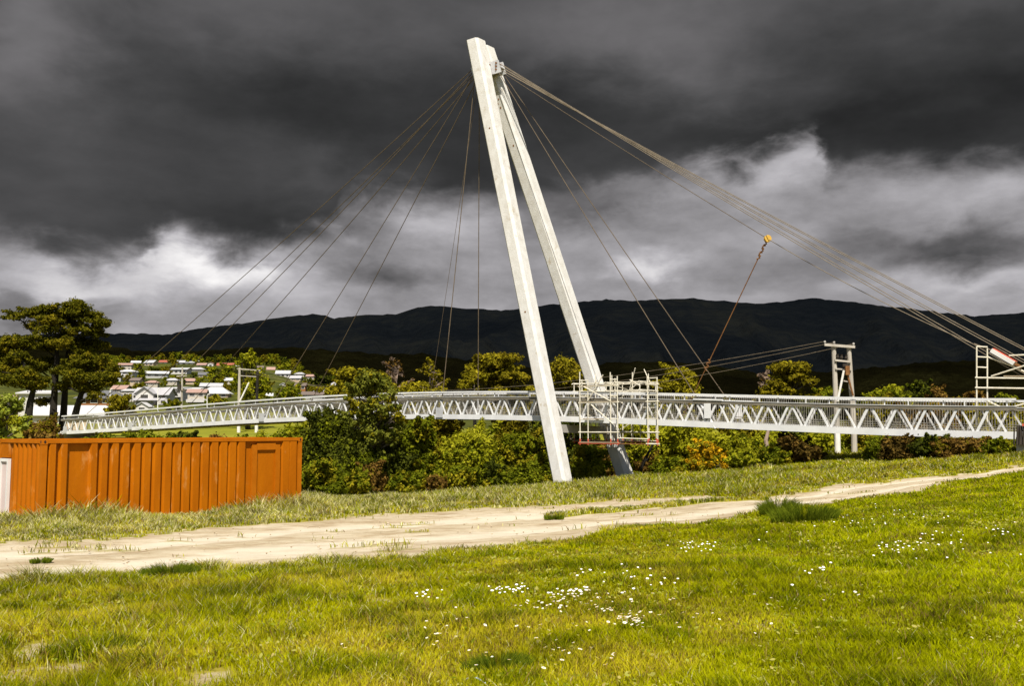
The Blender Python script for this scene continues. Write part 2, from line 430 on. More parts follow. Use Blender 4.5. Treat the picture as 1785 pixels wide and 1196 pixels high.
def ground_z(x, y):
    x = np.asarray(x, float); y = np.asarray(y, float)
    k = sstep(np.maximum(np.maximum(y - 88, np.abs(x) - 42), -y - 4), 0, 24)
    z = near_z(np.clip(x, -70, 70), np.clip(y, -8, 118)) * (1 - k) + far_z(x, y) * k
    close = sstep(-np.hypot(x, y), -90, -40)
    z = z + close * (0.10 * (fbm(x * 0.35, y * 0.35, 3, 3) - 0.5) + 0.05 * (fbm(x * 1.6, y * 1.6, 5, 2) - 0.5))
    return z


def hit(px, py):
    """where the line of sight through a photo pixel meets the ground"""
    ds = np.concatenate([np.linspace(4, 60, 560), np.linspace(60.5, 140, 160)])
    p0 = W(px, py, 1.0)
    z = ground_z(p0[0] * ds, ds); below = np.nonzero(p0[2] * ds <= z)[0]
    d = ds[below[0]] if len(below) else ds[-1]
    return Vector((p0[0] * d, d, float(ground_z(p0[0] * d, d))))


NEAR_EDGE = [(-160, 1030), (0, 1015), (200, 1000), (350, 985), (600, 968), (730, 960), (900, 942), (1000, 932), (1080, 913), (1200, 908), (1320, 890), (1420, 876), (1480, 870), (1550, 864), (1600, 850), (1700, 834), (1785, 821), (1900, 810)]
FAR_EDGE = [(-160, 948), (0, 946), (100, 944), (200, 938), (350, 922), (600, 903), (800, 889), (936, 883), (1100, 872), (1200, 865), (1240, 866), (1300, 870), (1400, 862), (1450, 846), (1520, 842), (1620, 832), (1700, 825), (1785, 812), (1900, 803)]
STRIP = [(950, 903), (1000, 897), (1100, 887), (1180, 880), (1240, 874), (1330, 869)]
ne = np.array([hit(*q)[:2] for q in NEAR_EDGE]); fe = np.array([hit(*q)[:2] for q in FAR_EDGE]); st = np.array([hit(*q)[:2] for q in STRIP])


def edges_at(x):
    return np.interp(x, ne[:, 0], ne[:, 1]) - np.interp(x, [-12, 0, 12], [2.6, 2.0, 0.6]), np.interp(x, fe[:, 0], fe[:, 1]) + np.interp(x, [-12, 0, 14], [0.2, 0.5, 0.5])


BARE = [(45, 1140, 110, 28), (30, 1180, 100, 22), (470, 1113, 42, 9), (365, 1188, 40, 12), (700, 1182, 40, 10), (1270, 1050, 70, 9), (660, 1048, 26, 5), (925, 1120, 22, 7), (1000, 1135, 20, 5)]
bare_w = []
for px, py, rx, ry in BARE:
    c = hit(px, py); a = hit(px + rx, py); b = hit(px, py - ry)
    bare_w.append((c[0], c[1], abs(a[0] - c[0]), abs(b[1] - c[1]) + 0.02))


def bare_mask(x, y):
    """1 on the clay track and the bald patches, 0 in grass"""
    n, f = edges_at(x)
    wob = (fbm(x * 0.9, y * 0.9, 21, 4) - 0.5)
    wob2 = (fbm(x * 4.0, y * 4.0, 31, 2) - 0.5)
    m = sstep(y - n + wob * 2.6 + wob2 * 2.4, -0.9, 1.3) * sstep(f - y + wob * 2.8 + wob2 * 2.6, -0.9, 1.2)
    s = np.interp(x, st[:, 0], st[:, 1], left=-1e3, right=-1e3)
    strip = sstep(0.75 - np.abs(y - s) + wob * 1.4, -0.2, 0.3)
    m = m * (1 - strip)
    m = np.maximum(m, 0)
    for cx, cy, rx, ry in bare_w:
        q = ((x - cx) / rx) ** 2 + ((y - cy) / ry) ** 2
        m = np.maximum(m, sstep(1.0 - q + wob * 4.5 + wob2 * 3.6, -0.2, 1.6) * 0.56)
    # sparse islands of grass on the clay
    isl = sstep(fbm(x * 0.8 + 40, y * 1.3, 77, 4), 0.68, 0.76)
    return np.clip(m * (1 - 0.5 * isl), 0, 1)


def build_ground():
    def axis(parts):
        return np.unique(np.concatenate([np.linspace(a, b, n) for a, b, n in parts]))
    xs = axis([(-4000, -300, 30), (-300, -60, 50), (-60, -22, 100), (-22, 30, 420), (30, 60, 80), (60, 300, 50), (300, 4000, 30)])
    ys = axis([(-600, -10, 20), (-10, 5, 30), (5, 16, 170), (16, 40, 260), (40, 80, 150), (80, 140, 90), (140, 1000, 130), (1000, 4000, 25)])
    X, Y = np.meshgrid(xs, ys)
    Z = ground_z(X, Y)
    bm = bare_mask(X, Y) * ((np.abs(X) < 70) & (Y < 70) & (Y > 0))
    en_, ef_ = edges_at(X); vv_ = (Y - en_) / np.maximum(ef_ - en_, 0.5)
    wv = (fbm(X * 0.25, Y * 0.25, 205, 2) - 0.5) * 0.16
    rut = np.maximum(np.exp(-((vv_ - 0.30 + wv) / 0.11) ** 2), np.exp(-((vv_ - 0.72 + wv) / 0.11) ** 2)) * bm
    Z = Z - rut * 0.05
    Z = Z - bm * 0.03 + bm * 0.03 * (fbm(X * 3, Y * 3, 9, 3) - 0.5)
    m = bpy.data.materials.new('meadow_ground'); m.use_nodes = True
    t = m.node_tree; N = NT(t); p = t.nodes['Principled BSDF']
    at = N.new('ShaderNodeAttribute'); at.attribute_name = 'clay'
    tc = N.new('ShaderNodeTexCoord').outputs['Object']
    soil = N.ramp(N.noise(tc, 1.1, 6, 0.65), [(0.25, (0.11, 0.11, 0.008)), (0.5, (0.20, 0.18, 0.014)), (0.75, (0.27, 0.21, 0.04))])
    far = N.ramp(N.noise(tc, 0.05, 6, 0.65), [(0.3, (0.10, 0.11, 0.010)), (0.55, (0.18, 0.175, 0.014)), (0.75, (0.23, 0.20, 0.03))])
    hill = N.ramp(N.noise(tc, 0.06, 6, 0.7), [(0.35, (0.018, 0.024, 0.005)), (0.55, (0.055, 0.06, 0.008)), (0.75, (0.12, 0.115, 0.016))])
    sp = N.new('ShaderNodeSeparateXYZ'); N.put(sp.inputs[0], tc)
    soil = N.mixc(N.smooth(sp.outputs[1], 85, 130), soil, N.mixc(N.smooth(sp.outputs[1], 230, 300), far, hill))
    clay = N.ramp(N.noise(N.mapping(tc, (0.5, 1, 1)), 1.5, 10, 0.72), [(0.28, (0.17, 0.115, 0.062)), (0.42, (0.31, 0.24, 0.15)), (0.56, (0.42, 0.355, 0.25)), (0.8, (0.50, 0.445, 0.35))])
    rt = N.new('ShaderNodeAttribute'); rt.attribute_name = 'rut'
    rutf = N.add(rt.outputs['Fac'], N.mul(N.sub(N.noise(N.mapping(tc, (0.4, 1, 1)), 2.4, 8, 0.7), 0.5), 1.1))
    clay = N.mixc(N.mul(N.smooth(rutf, 0.35, 0.95), 0.75), clay, (0.52, 0.465, 0.365))
    clay = N.mixc(N.mul(N.smooth(rutf, 0.20, -0.35), 0.55), clay, (0.22, 0.17, 0.085))
    grit = N.noise(tc, 22, 8, 0.75)
    clay = N.mixc(N.mul(N.smooth(grit, 0.55, 0.75), 0.8), clay, (0.20, 0.135, 0.07))
    clay = N.mixc(N.mul(N.smooth(N.noise(N.mapping(tc, (0.16, 1, 1), (3, 8, 0)), 1.4, 8, 0.7), 0.50, 0.75), 0.55), clay, (0.27, 0.195, 0.115))
    ed = N.add(at.outputs['Fac'], N.mul(N.sub(N.noise(tc, 7, 5, 0.7), 0.5), 0.5))
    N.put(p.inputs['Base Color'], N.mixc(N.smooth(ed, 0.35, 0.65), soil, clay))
    p.inputs['Roughness'].default_value = 0.95; p.inputs['Specular IOR Level'].default_value = 0.1
    b = N.new('ShaderNodeBump'); b.inputs['Strength'].default_value = 0.6; b.inputs['Distance'].default_value = 0.06
    N.put(b.inputs['Height'], N.add(N.noise(tc, 11, 8, 0.75), N.mul(N.noise(N.mapping(tc, (0.4, 1, 1)), 2.5, 5), 0.7)))
    N.l.new(b.outputs[0], p.inputs['Normal'])
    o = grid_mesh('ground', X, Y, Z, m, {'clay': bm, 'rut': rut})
    tag(o, kind='structure')


build_ground()


def hills(name, ridge, d0, d1, mat, z0, seed, rough, back=0.35, nu=520, ns=60, spur=1.0):
    """a range of hills whose crest stands d1 metres away; ridge lists photo pixels along the crest"""
    us = np.linspace(-1.15, 1.15, nu); s = np.linspace(0, 1 + back, ns)
    px = us * F + 892.5
    ry = np.interp(px, [q[0] for q in ridge], [q[1] for q in ridge])
    U, S = np.meshgrid(us, s)
    Dp = d0 + (d1 - d0) * S
    top = (HORIZON - ry)[None, :] / F * d1
    prof = np.where(S <= 1, np.clip(S, 0, 1) ** 1.15, 1 - ((S - 1) / back) ** 1.5 * 0.9)
    sp = np.abs(fbm(U * 9 + S * 1.5, S * 2.0 - U * 2, seed, 4) - 0.5) * 2
    fine = fbm(U * 190, S * 45, seed + 5, 3) - 0.5
    Z = z0 + (top - z0) * (prof - spur * 0.30 * sp * np.sin(np.clip(S, 0, 1) * math.pi)) + fine * rough
    # the crest itself keeps to the skyline
    o = grid_mesh(name, U * Dp, Dp, Z, mat)
    tag(o, kind='structure')
    return o


def mat_bush(name, c1, c2, c3, scale):
    m = bpy.data.materials.new(name); m.use_nodes = True
    t = m.node_tree; N = NT(t); p = t.nodes['Principled BSDF']
    tc = N.new('ShaderNodeTexCoord').outputs['Object']
    n = N.add(N.mul(N.noise(tc, scale, 6, 0.6), 0.6), N.mul(N.noise(tc, scale * 9, 5, 0.7), 0.4))
    N.put(p.inputs['Base Color'], N.ramp(n, [(0.36, c1), (0.5, c2), (0.64, c3)]))
    p.inputs['Roughness'].default_value = 1.0; p.inputs['Specular IOR Level'].default_value = 0.0
    b = N.new('ShaderNodeBump'); b.inputs['Strength'].default_value = 1.0; b.inputs['Distance'].default_value = 22
    N.put(b.inputs['Height'], N.noise(tc, scale * 14, 5, 0.7)); N.l.new(b.outputs[0], p.inputs['Normal'])
    return m


M['bush_far_shaded'] = mat_bush('bush_range_painted_shade', (0.0022, 0.0030, 0.0042), (0.0036, 0.0045, 0.0055), (0.0068, 0.0074, 0.0068), 0.0018)  # dark bush, blackened further: the cloud shadow is put into its colour
M['bush_mid_shaded'] = mat_bush('bush_foothill_painted_shade', (0.0028, 0.0026, 0.0010), (0.0052, 0.0048, 0.0016), (0.011, 0.0105, 0.0032), 0.006)  # brown-green bush with the cloud shade darkened into its colour too
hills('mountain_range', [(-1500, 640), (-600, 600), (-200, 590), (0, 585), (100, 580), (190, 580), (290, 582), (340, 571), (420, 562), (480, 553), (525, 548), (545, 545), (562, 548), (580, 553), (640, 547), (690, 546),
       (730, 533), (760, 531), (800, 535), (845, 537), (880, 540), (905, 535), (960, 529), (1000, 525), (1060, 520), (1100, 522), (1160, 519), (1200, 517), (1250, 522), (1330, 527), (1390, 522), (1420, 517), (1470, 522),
       (1560, 533), (1620, 540), (1700, 549), (1730, 548), (1785, 543), (1950, 535), (2300, 560), (3200, 640)], 1900, 4600, M['bush_far_shaded'], 0, 11, 14, spur=1.3)
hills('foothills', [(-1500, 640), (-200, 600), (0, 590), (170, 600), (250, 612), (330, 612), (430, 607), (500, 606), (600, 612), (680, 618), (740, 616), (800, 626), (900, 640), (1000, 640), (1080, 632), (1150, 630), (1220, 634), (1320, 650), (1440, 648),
       (1540, 640), (1640, 630), (1720, 628), (1800, 634), (1950, 640), (3200, 660)], 900, 1500, M['bush_mid_shaded'], 10, 23, 9, spur=0.6)

# ------------------------------------------------------------------ the cable-stayed footbridge
EV = Vector((-0.783, 0.622, 0)).normalized()          # along the deck towards the far bank
PV = Vector((0.622, 0.783, 0)).normalized()           # across the deck, away from the camera
BC = Vector((5.42, 64.1, 0))                          # where the deck passes between the pylon legs
_t = np.array([-25, -17.4, -7.1, -3.1, 3.0, 11.7, 21.6, 33.7, 45, 55, 64.3]); _z = np.array([-.50, -.20, .11, .28, .52, .74, .72, .40, .08, -.26, -.57])
PROF = np.polyfit(_t, _z, 5)
T0, T1 = -25.0, 64.4
HALF = 2.0
H_RAIL = 1.92


def BP(t, off, h):
    q = BC + EV * t + PV * off
    return Vector((q.x, q.y, float(np.polyval(PROF, t)) + h))


def sweep(mb, ts, o0, o1, h0, h1):
    n = len(ts); vs = []; fs = []
    for t in ts: vs += [BP(t, o0, h0), BP(t, o1, h0), BP(t, o1, h1), BP(t, o0, h1)]
    for i in range(n - 1):
        for k in range(4):
            k2 = (k + 1) % 4; fs.append((4 * i + k, 4 * i + k2, 4 * i + 4 + k2, 4 * i + 4 + k))
    fs += [(3, 2, 1, 0), tuple(4 * (n - 1) + k for k in range(4))]
    return mb.add(vs, fs)


base_n = BC - PV * 3.5 + EV * 0.0; base_f = BC + PV * 3.95
apex = Vector((-2.3, 70.15, 27.95))
bridge = thing('footbridge', (BC.x, BC.y, float(ground_z(BC.x, BC.y))), 'white cable-stayed truss footbridge with a tall leaning concrete pylon and brown stay cables', 'bridge')

# pylon: two chamfered concrete legs leaning together
def leg(base, top, w0, w1, c):
    def ring(p, w, c):
        h = w / 2; u = -EV
        cs = [(h, -h + c), (h, h - c), (h - c, h), (-h + c, h), (-h, h - c), (-h, -h + c), (-h + c, -h), (h - c, -h)]
        return [p + u * a + PV * b for a, b in cs]
    n = 10; mb = MB(); prev = None
    rings = [ring(base.lerp(top, i / n), w0 + (w1 - w0) * i / n, c) for i in range(n + 1)]
    vs = [q for r in rings for q in r]; fs = []
    for i in range(n):
        for k in range(8):
            k2 = (k + 1) % 8; fs.append((8 * i + k, 8 * i + k2, 8 * i + 8 + k2, 8 * i + 8 + k))
    fs += [tuple(reversed(range(8))), tuple(range(8 * n, 8 * n + 8))]
    return mb.add(vs, fs)


bn = base_n.copy(); bn.z = float(ground_z(bn.x, bn.y)) - 0.4
bf = base_f.copy(); bf.z = float(ground_z(bf.x, bf.y)) - 0.4
tn = apex - PV * 0.50; tf = apex + PV * 0.52 - Vector((0, 0, 0.22))
leg(bn, tn, 1.0, 1.10, 0.17).build('pylon_leg', M['concrete'], bridge)
leg(bf, tf, 1.0, 1.10, 0.17).build('pylon_leg', M['concrete'], bridge)
ax = (apex - (bn + bf) / 2).normalized()
# crossbeam under the deck
zc = float(np.polyval(PROF, 0.8)) - 0.42
k = (zc - bn.z) / (tn.z - bn.z)
q0 = bn.lerp(tn, k); q1 = bf.lerp(tf, k)
MB().beam(q0 + PV * 0.4, q1 - PV * 0.4, 0.6, 0.5).build('crossbeam', M['concrete_grey'], bridge)
# steel anchor head at the top
u_ = -EV
hd = apex - ax * 2.35
def plate(cx, w0, h, th, off):
    return MB().box(hd + u_ * cx + PV * off, u_ * w0, ax * h, PV * th)
hp = plate(0.42, 0.92, 0.50, 0.05, -0.26).build('anchor_plate', M['steel_grey'], bridge)
plate(0.42, 0.92, 0.50, 0.05, 0.26).build('anchor_plate', M['steel_grey'], bridge)
plate(-0.85, 0.34, 0.50, 0.05, -0.26).build('anchor_plate', M['steel_grey'], bridge)
plate(-0.85, 0.34, 0.50, 0.05, 0.26).build('anchor_plate', M['steel_grey'], bridge)
MB().box(apex - ax * 1.0, u_ * 0.42, ax * 0.7, PV * 0.12).build('pylon_head', M['concrete'], bridge)
MB().box(hd + u_ * 0.62, u_ * 0.7, ax * 0.10, PV * 0.2).build('anchor_rib', M['steel_grey'], bridge)
for i in range(3):
    for a in (0.75, 1.35):
        c = hd + u_ * (a - 0.22 - 0.08 * i) + ax * (0.28 - 0.25 * i)
        MB().tube([c - PV * 0.37, c + PV * 0.37], 0.075, 8).build('anchor_bolt', M['rust'], bridge)
# formwork tie holes left in the concrete
for lg, (b0, t0) in ((0, (bn, tn)), (1, (bf, tf))):
    for fr, o in (((0.775, 0.1), (0.36, 0.05)) if lg == 0 else ((0.76, 0.06), (0.85, 0.02), (0.86, -0.1), (0.87, 0.1))):
        w_ = 1.0 + 0.1 * fr
        c = b0.lerp(t0, fr) - PV * (w_ / 2) + u_ * o
        MB().tube([c - PV * 0.012, c + PV * 0.04], 0.07, 8).build('tie_hole', M['rust'], bridge)

# deck
ts = np.linspace(T0, T1, 64)
sweep(MB(), ts, -HALF + 0.13, HALF - 0.13, 0.12, 0.26).build('deck', M['deck'], bridge)
for s in (-1, 1):
    o0, o1 = s * HALF - 0.12, s * HALF + 0.12
    sweep(MB(), ts, o0, o1, 0.0, 0.33).build('bottom_chord', M['steel_white'], bridge)
    sweep(MB(), ts, s * HALF - 0.10, s * HALF + 0.10, 1.375, 1.52).build('top_chord', M['chord_dark'], bridge)
    sweep(MB(), ts, s * HALF - 0.13, s * HALF + 0.13, 1.522, 1.55).build('top_flange', M['steel_white'], bridge)
    sweep(MB(), ts, s * HALF - 0.06, s * HALF + 0.06, H_RAIL - 0.11, H_RAIL).build('handrail', M['steel_white'], bridge)
    ins = s * (HALF - 0.20)
    kick = MB()
    for h in (0.42, 0.54, 0.66): sweep(kick, ts, ins - 0.007, ins + 0.007, h, h + 0.014)
    kick.build('kick_rail', M['baluster'], bridge)
    bal = MB()
    for t in np.arange(T0 + 0.05, T1, 0.135):
        a = BP(t, ins, 0.27); b = BP(t, s * (HALF - 0.05), H_RAIL - 0.1)
        bal.beam(a, b, 0.013, 0.013, EV)
    bal.build('balustrade', M['baluster'], bridge)
    for t in np.arange(T0 + 0.4, T1, 2.86):
        MB().beam(BP(t, s * (HALF - 0.05), 1.555), BP(t, s * (HALF - 0.05), H_RAIL - 0.11), 0.05, 0.05, EV).build('rail_post', M['steel_white'], bridge)
xb = MB()
for t in np.arange(T0 + 0.7, T1, 2.86): xb.beam(BP(t, -HALF + 0.13, 0.06), BP(t, HALF - 0.13, 0.06), 0.12, 0.11)
xb.build('floor_beam', M['concrete_grey'], bridge)

# truss webs: the hundred nearest diagonals are parts of their own
PAN = 1.43
diag = []
for s in (-1, 1):
    t = T0 + 0.4
    while t + PAN < T1:
        tm = t + PAN / 2
        for a, b, w in ((t, tm, 0.085), (t + PAN - 0.0, tm, 0.12)):
            d0 = -1 if a < b else 1
            p0 = BP(a - d0 * 0.08, s * HALF, 0.331); p1 = BP(b + d0 * 0.10, s * HALF, 1.374)
            mid = (p0 + p1) / 2
            diag.append(((mid.x ** 2 + mid.y ** 2) ** 0.5 + (8 if s > 0 else 0), p0, p1, w if s < 0 else w * 0.9))
        t += PAN
diag.sort(key=lambda q: q[0])
for _, p0, p1, w in diag[:99]: MB().beam(p0, p1, w, w * 0.9, PV).build('truss_diagonal', M['steel_white'], bridge)
rest = MB()
for _, p0, p1, w in diag[99:]: rest.beam(p0, p1, w, w * 0.9, PV)
tag(rest.build('truss_diagonal', M['steel_white'], bridge), 'white truss diagonals further along the span', kind='stuff')

# stay cables, two planes, with gusset plates where they meet the deck
top_l = lambda s, i: hd + u_ * (-1.10) + PV * (0.26 * s) + ax * (0.36 - 0.22 * i)
top_r = lambda s, i: hd + u_ * (1.20 - 0.10 * i) + PV * (0.26 * s) + ax * (0.34 - 0.24 * i)


def sag(p0, p1, s, n=14):
    return [p0.lerp(p1, i / n) - Vector((0, 0, 4 * s * (i / n) * (1 - i / n))) for i in range(n + 1)]


for i, t in enumerate((63.4, 51.3, 31.5, 11.7)):
    for s in (-1, 1):
        a = BP(t, s * (HALF + 0.02), 0.25)
        MB().tube(sag(top_l(s, i), a, 0.25 if i < 2 else 0.1), 0.030, 6).build('stay_cable', M['cable'], bridge)
        gs = MB().box(BP(t, s * HALF, 0.45) - PV * 0.15 * 1, EV * 0.32, Vector((0, 0, 0.34)), PV * 0.03)
        gs.tube([a + (top_l(s, i) - a).normalized() * 0.3, a + (top_l(s, i) - a).normalized() * 1.3], 0.07, 8)
        gs.build('gusset', M['steel_grey'], bridge)
# one slack construction line on the far side
MB().tube(sag(top_l(1, 2), BP(16.5, HALF, 1.6), 0.15), 0.016, 5).build('stay_cable', M['cable'], bridge)
for s in (-1, 1):
    a = BP(-9.0, s * (HALF + 0.02), 0.6); tp = top_r(s, 2)
    MB().tube(sag(tp, a, 0.1), 0.026, 6).build('stay_cable', M['cable'], bridge)
    dr = (tp - a).normalized()
    gs = MB().box(BP(-9.0, s * HALF, 0.95) - PV * 0.15, EV * 0.20, Vector((0, 0, 0.42)), PV * 0.03)
    gs.tube([a - dr * 0.8, a + dr * 1.0], 0.075, 8)
    gs.build('gusset', M['steel_white'], bridge)
    cap = sweep(MB(), np.linspace(-9.9, -8.1, 6), s * HALF - 0.16, s * HALF + 0.16, 1.552, 1.64)
    cap.build('cable_saddle', M['steel_white'], bridge)
anchor = BC - EV * 31.5; anchor.z = -1.0
for s in (-1, 1):
    for i in range(3):
        a = anchor + PV * (1.15 * s - 0.05) + EV * (1.25 * (i - 1)) * -1
        MB().tube(sag(top_r(s, i * 0.8), a, 0.2), 0.020, 6).build('back_stay', M['cable_bright'], bridge)
MB().box(anchor + Vector((0, 0, -0.5)), EV * 2.2, PV * 1.9, Vector((0, 0, 0.55))).build('anchor_block', M['concrete_grey'], bridge)

# abutments
ab = MB().box(BP(T0 - 1.3, 0, -0.65), EV * 1.25, PV * 2.6, Vector((0, 0, 0.75)))
ab.build('abutment', M['concrete_grey'], bridge)
ab = MB().box(BP(T1 + 1.6, 0, -1.2), EV * 1.5, PV * 2.6, Vector((0, 0, 1.4)))
ab.build('abutment', M['concrete_grey'], bridge)
for i in range(3):
    MB().beam(BP(T1 - 0.75 - i * 1.43, -HALF + 0.06, 0.85), BP(T1 - 2.0 - i * 1.43, -HALF + 0.06, 0.85), 0.03, 0.95).build('infill_panel', M['infill'], bridge)

# chain-hoist line that pulls one loose backstay towards the deck
DPX = (1338 - 892.5) / F
pul = W(1338, 416, 56.6)
loose_a = top_r(1, 2.2); loose_b = W(1704, 603, 48.6)
hoist = thing('cable_hoist', tuple(BP(-6.0, 0.2, 0.3)), 'rusty pulley block and line hauling a slack backstay cable down towards the deck', 'pulley rig')
MB().tube(sag(loose_a, pul, 0.1), 0.020, 6).build('slack_cable', M['cable'], hoist)
MB().tube(sag(pul, loose_b, 0.25), 0.020, 6).build('slack_cable', M['cable_bright'], hoist)
low = BP(-6.0, 0.2, 0.3); dn = (low - pul).normalized()
blk = MB(); sd = dn.cross(Vector((0, 1, 0))).normalized()
for k in (-1, 1):
    c = pul + Vector((0, k * 0.06, 0))
    blk.tube([c - Vector((0, 0.03, 0)), c + Vector((0, 0.03, 0))], 0.21, 14)
blk.build('pulley', M['brass'], hoist)
shk = MB()
for i in range(5):
    c = pul + dn * (0.30 + 0.22 * i)
    shk.tube([c + sd * (0.07 if i % 2 else -0.07) - dn * 0.14, c - sd * (0.07 if i % 2 else -0.07), c + sd * (0.07 if i % 2 else -0.07) + dn * 0.14], 0.045, 6)
shk.build('shackle_chain', M['rust'], hoist)
hk = pul.lerp(low, 0.665)
hk2 = MB()
for i in range(4):
    c = hk + dn * (0.15 * i)
    hk2.tube([c + sd * (0.09 if i % 2 else -0.09) - dn * 0.12, c - sd * (0.09 if i % 2 else -0.09), c + sd * (0.09 if i % 2 else -0.09) + dn * 0.12], 0.04, 6)
hk2.build('turnbuckle', M['rust'], hoist)
MB().tube([pul + dn * 1.2, hk], 0.030, 6).build('haul_line', M['rust'], hoist)
MB().tube([hk + dn * 0.5, low], 0.022, 6).build('haul_line', M['rust'], hoist)

# white protective sleeve lashed on the lowest backstay, beside the right-hand scaffold
sl0 = W(1729, 611, 48.3); sl1 = W(1769, 634, 47.6)
slv = thing('cable_sleeve', tuple(sl0), 'white timber sleeve with red edges clamped round the lowest backstay cable', 'cable sleeve')
MB().beam(sl0, sl1, 0.30, 0.20).build('casing', M['white_paint'], slv)
dl = (sl1 - sl0).normalized(); upv = dl.cross(Vector((0, 1, 0))).normalized()
if upv.z < 0: upv = -upv
MB().beam(sl0 + upv * 0.13, sl1 + upv * 0.13, 0.305, 0.022).build('edge_strip', M['scaffold_red'], slv)
MB().beam(sl1 + dl * 0.02, sl1 + dl * 0.35, 0.12, 0.12).build('clamp', M['rust'], slv)
MB().tube([loose_b - dl * 0.2, sl0 - dl * 0.01], 0.03, 6).build('cable_end', M['cable_bright'], slv)

# ------------------------------------------------------------------ scaffolds
def scaffold(root, ts_, offs, zlev, ztop, zbot, red=True, braces=()):
    G = lambda t, o, z: Vector((BC + EV * t + PV * o)[:2] + (z,)) if False else Vector(((BC + EV * t + PV * o).x, (BC + EV * t + PV * o).y, z))
    r = 0.033
    for i, t in enumerate(ts_):
        for j, o in enumerate(offs):
            zt = ztop + 0.35 * ((i * 7 + j * 3) % 3 - 1)
            MB().tube([G(t, o, zbot + (0.35 if red else 0)), G(t, o, zt)], r, 6).build('standard', M['scaffold'], root)
            if red: MB().tube([G(t, o, zbot), G(t, o, zbot + 0.35)], r * 1.3, 6).build('standard_foot', M['scaffold_red'], root)
    for z in zlev:
        low_ = z == zlev[0] and red
        for o in offs:
            MB().tube([G(ts_[0] + 0.2, o, z), G(ts_[-1] - 0.2, o, z)], r, 6).build('ledger', M['scaffold_red' if low_ else 'scaffold'], root)
        for t in ts_:
            MB().tube([G(t, offs[0] - 0.15, z + 0.05), G(t, offs[-1] + 0.15, z + 0.05)], r, 6).build('transom', M['scaffold'], root)
    for (t0, o0, z0), (t1, o1, z1) in braces:
        MB().tube([G(t0, o0, z0), G(t1, o1, z1)], r, 6).build('brace', M['scaffold'], root)
    return G


sc0 = BC + PV * 3.4 + EV * 0.5
s1 = thing('scaffold_tower', (sc0.x, sc0.y, -0.95), 'pale tube scaffold tower with red feet wrapped round the far pylon leg at deck level', 'scaffold')
G = scaffold(s1, [3.35, 2.7, 1.6, 0.75, 0.05, -1.3, -1.85], [2.32, 4.35], [-0.85, -0.25, 1.35, 2.5, 3.05], 3.35, -0.98,
             braces=[((3.2, 2.3, 1.4), (1.4, 2.3, 3.3)), ((2.7, 2.3, 1.2), (0.4, 2.3, 0.1)), ((0.6, 2.3, 1.3), (-1.6, 2.3, 2.9)), ((0.2, 4.3, 1.4), (2.5, 4.3, 2.9)), ((3.2, 2.3, -0.2), (1.5, 2.3, 0.7)),
                     ((0.2, 4.3, 2.5), (-0.5, 4.0, 4.1)), ((-1.1, 2.3, 3.2), (-1.75, 2.6, 2.8)), ((-1.0, 4.3, 4.0), (-1.5, 4.3, 3.0)), ((-1.9, 2.35, 1.35), (0.0, 4.3, 0.2))])
for o in (2.45, 4.2):
    MB().beam(G(3.3, o, -0.80), G(0.1, o, -0.80), 0.5 if o < 3 else 0.3, 0.05).build('platform', M['plank'], s1)
    MB().beam(G(0.0, o, -0.80), G(-1.85, o, -0.80), 0.3, 0.05).build('platform', M['plank'], s1)
    MB().beam(G(3.3, o + 0.1, 1.42), G(-1.85, o + 0.1, 1.42), 0.35, 0.05).build('platform', M['plank'], s1)
# the part of the scaffold that stands in front of the near truss
for grp in ([-0.35, -0.95, -2.6, -3.1], [-5.2, -5.86]):
    for i, t in enumerate(grp):
        zt = (3.55, 2.95, 3.45, 3.2)[i] if len(grp) > 2 else 3.15 - 0.1 * i
        MB().tube([G(t, -2.36, -0.6), G(t, -2.36, zt)], 0.035, 6).build('standard', M['scaffold'], s1)
        MB().tube([G(t, -2.36, -0.98), G(t, -2.36, -0.6)], 0.042, 6).build('standard_foot', M['scaffold_red'], s1)
    for z in (-0.88, -0.2, 1.62, 2.62):
        MB().tube([G(grp[0] + 0.12, -2.36, z), G(grp[-1] - 0.12, -2.36, z)], 0.035 if z > -.5 else 0.045, 6).build('ledger', M['scaffold_red' if z < -0.5 and len(grp) > 2 else 'scaffold'], s1)
for z in (0.6, 2.0, 3.0):
    for a, b in ((-0.35, -0.95), (-2.6, -3.1), (-5.2, -5.86)):
        MB().tube([G(a, -2.36, z), G(b, -2.36, z)], 0.03, 6).build('rung', M['scaffold'], s1)
for (t0, z0), (t1, z1) in (((-0.95, 1.7), (-2.1, 3.3)), ((-1.2, 1.5), (-2.8, 0.3)), ((-0.7, 2.6), (-2.6, 1.7))):
    MB().tube([G(t0, -2.40, z0), G(t1, -2.40, z1)], 0.033, 6).build('brace', M['scaffold'], s1)
for t in (-0.65, -2.85, -5.5):
    MB().tube([G(t, -2.6, 2.66), G(t + 3.2, 4.4, 2.66)], 0.033, 6).build('transom', M['scaffold'], s1)
MB().tube([G(-3.1, -2.36, -0.55), G(-5.2, -2.36, -0.6)], 0.035, 6).build('ledger', M['scaffold'], s1)
MB().tube([G(-3.1, -2.36, -0.9), G(-5.86, -2.36, -0.9)], 0.03, 6).build('ledger', M['rust'], s1)
MB().beam(G(-0.3, -2.25, -0.82), G(-3.15, -2.25, -0.82), 0.32, 0.05).build('platform', M['plank'], s1)

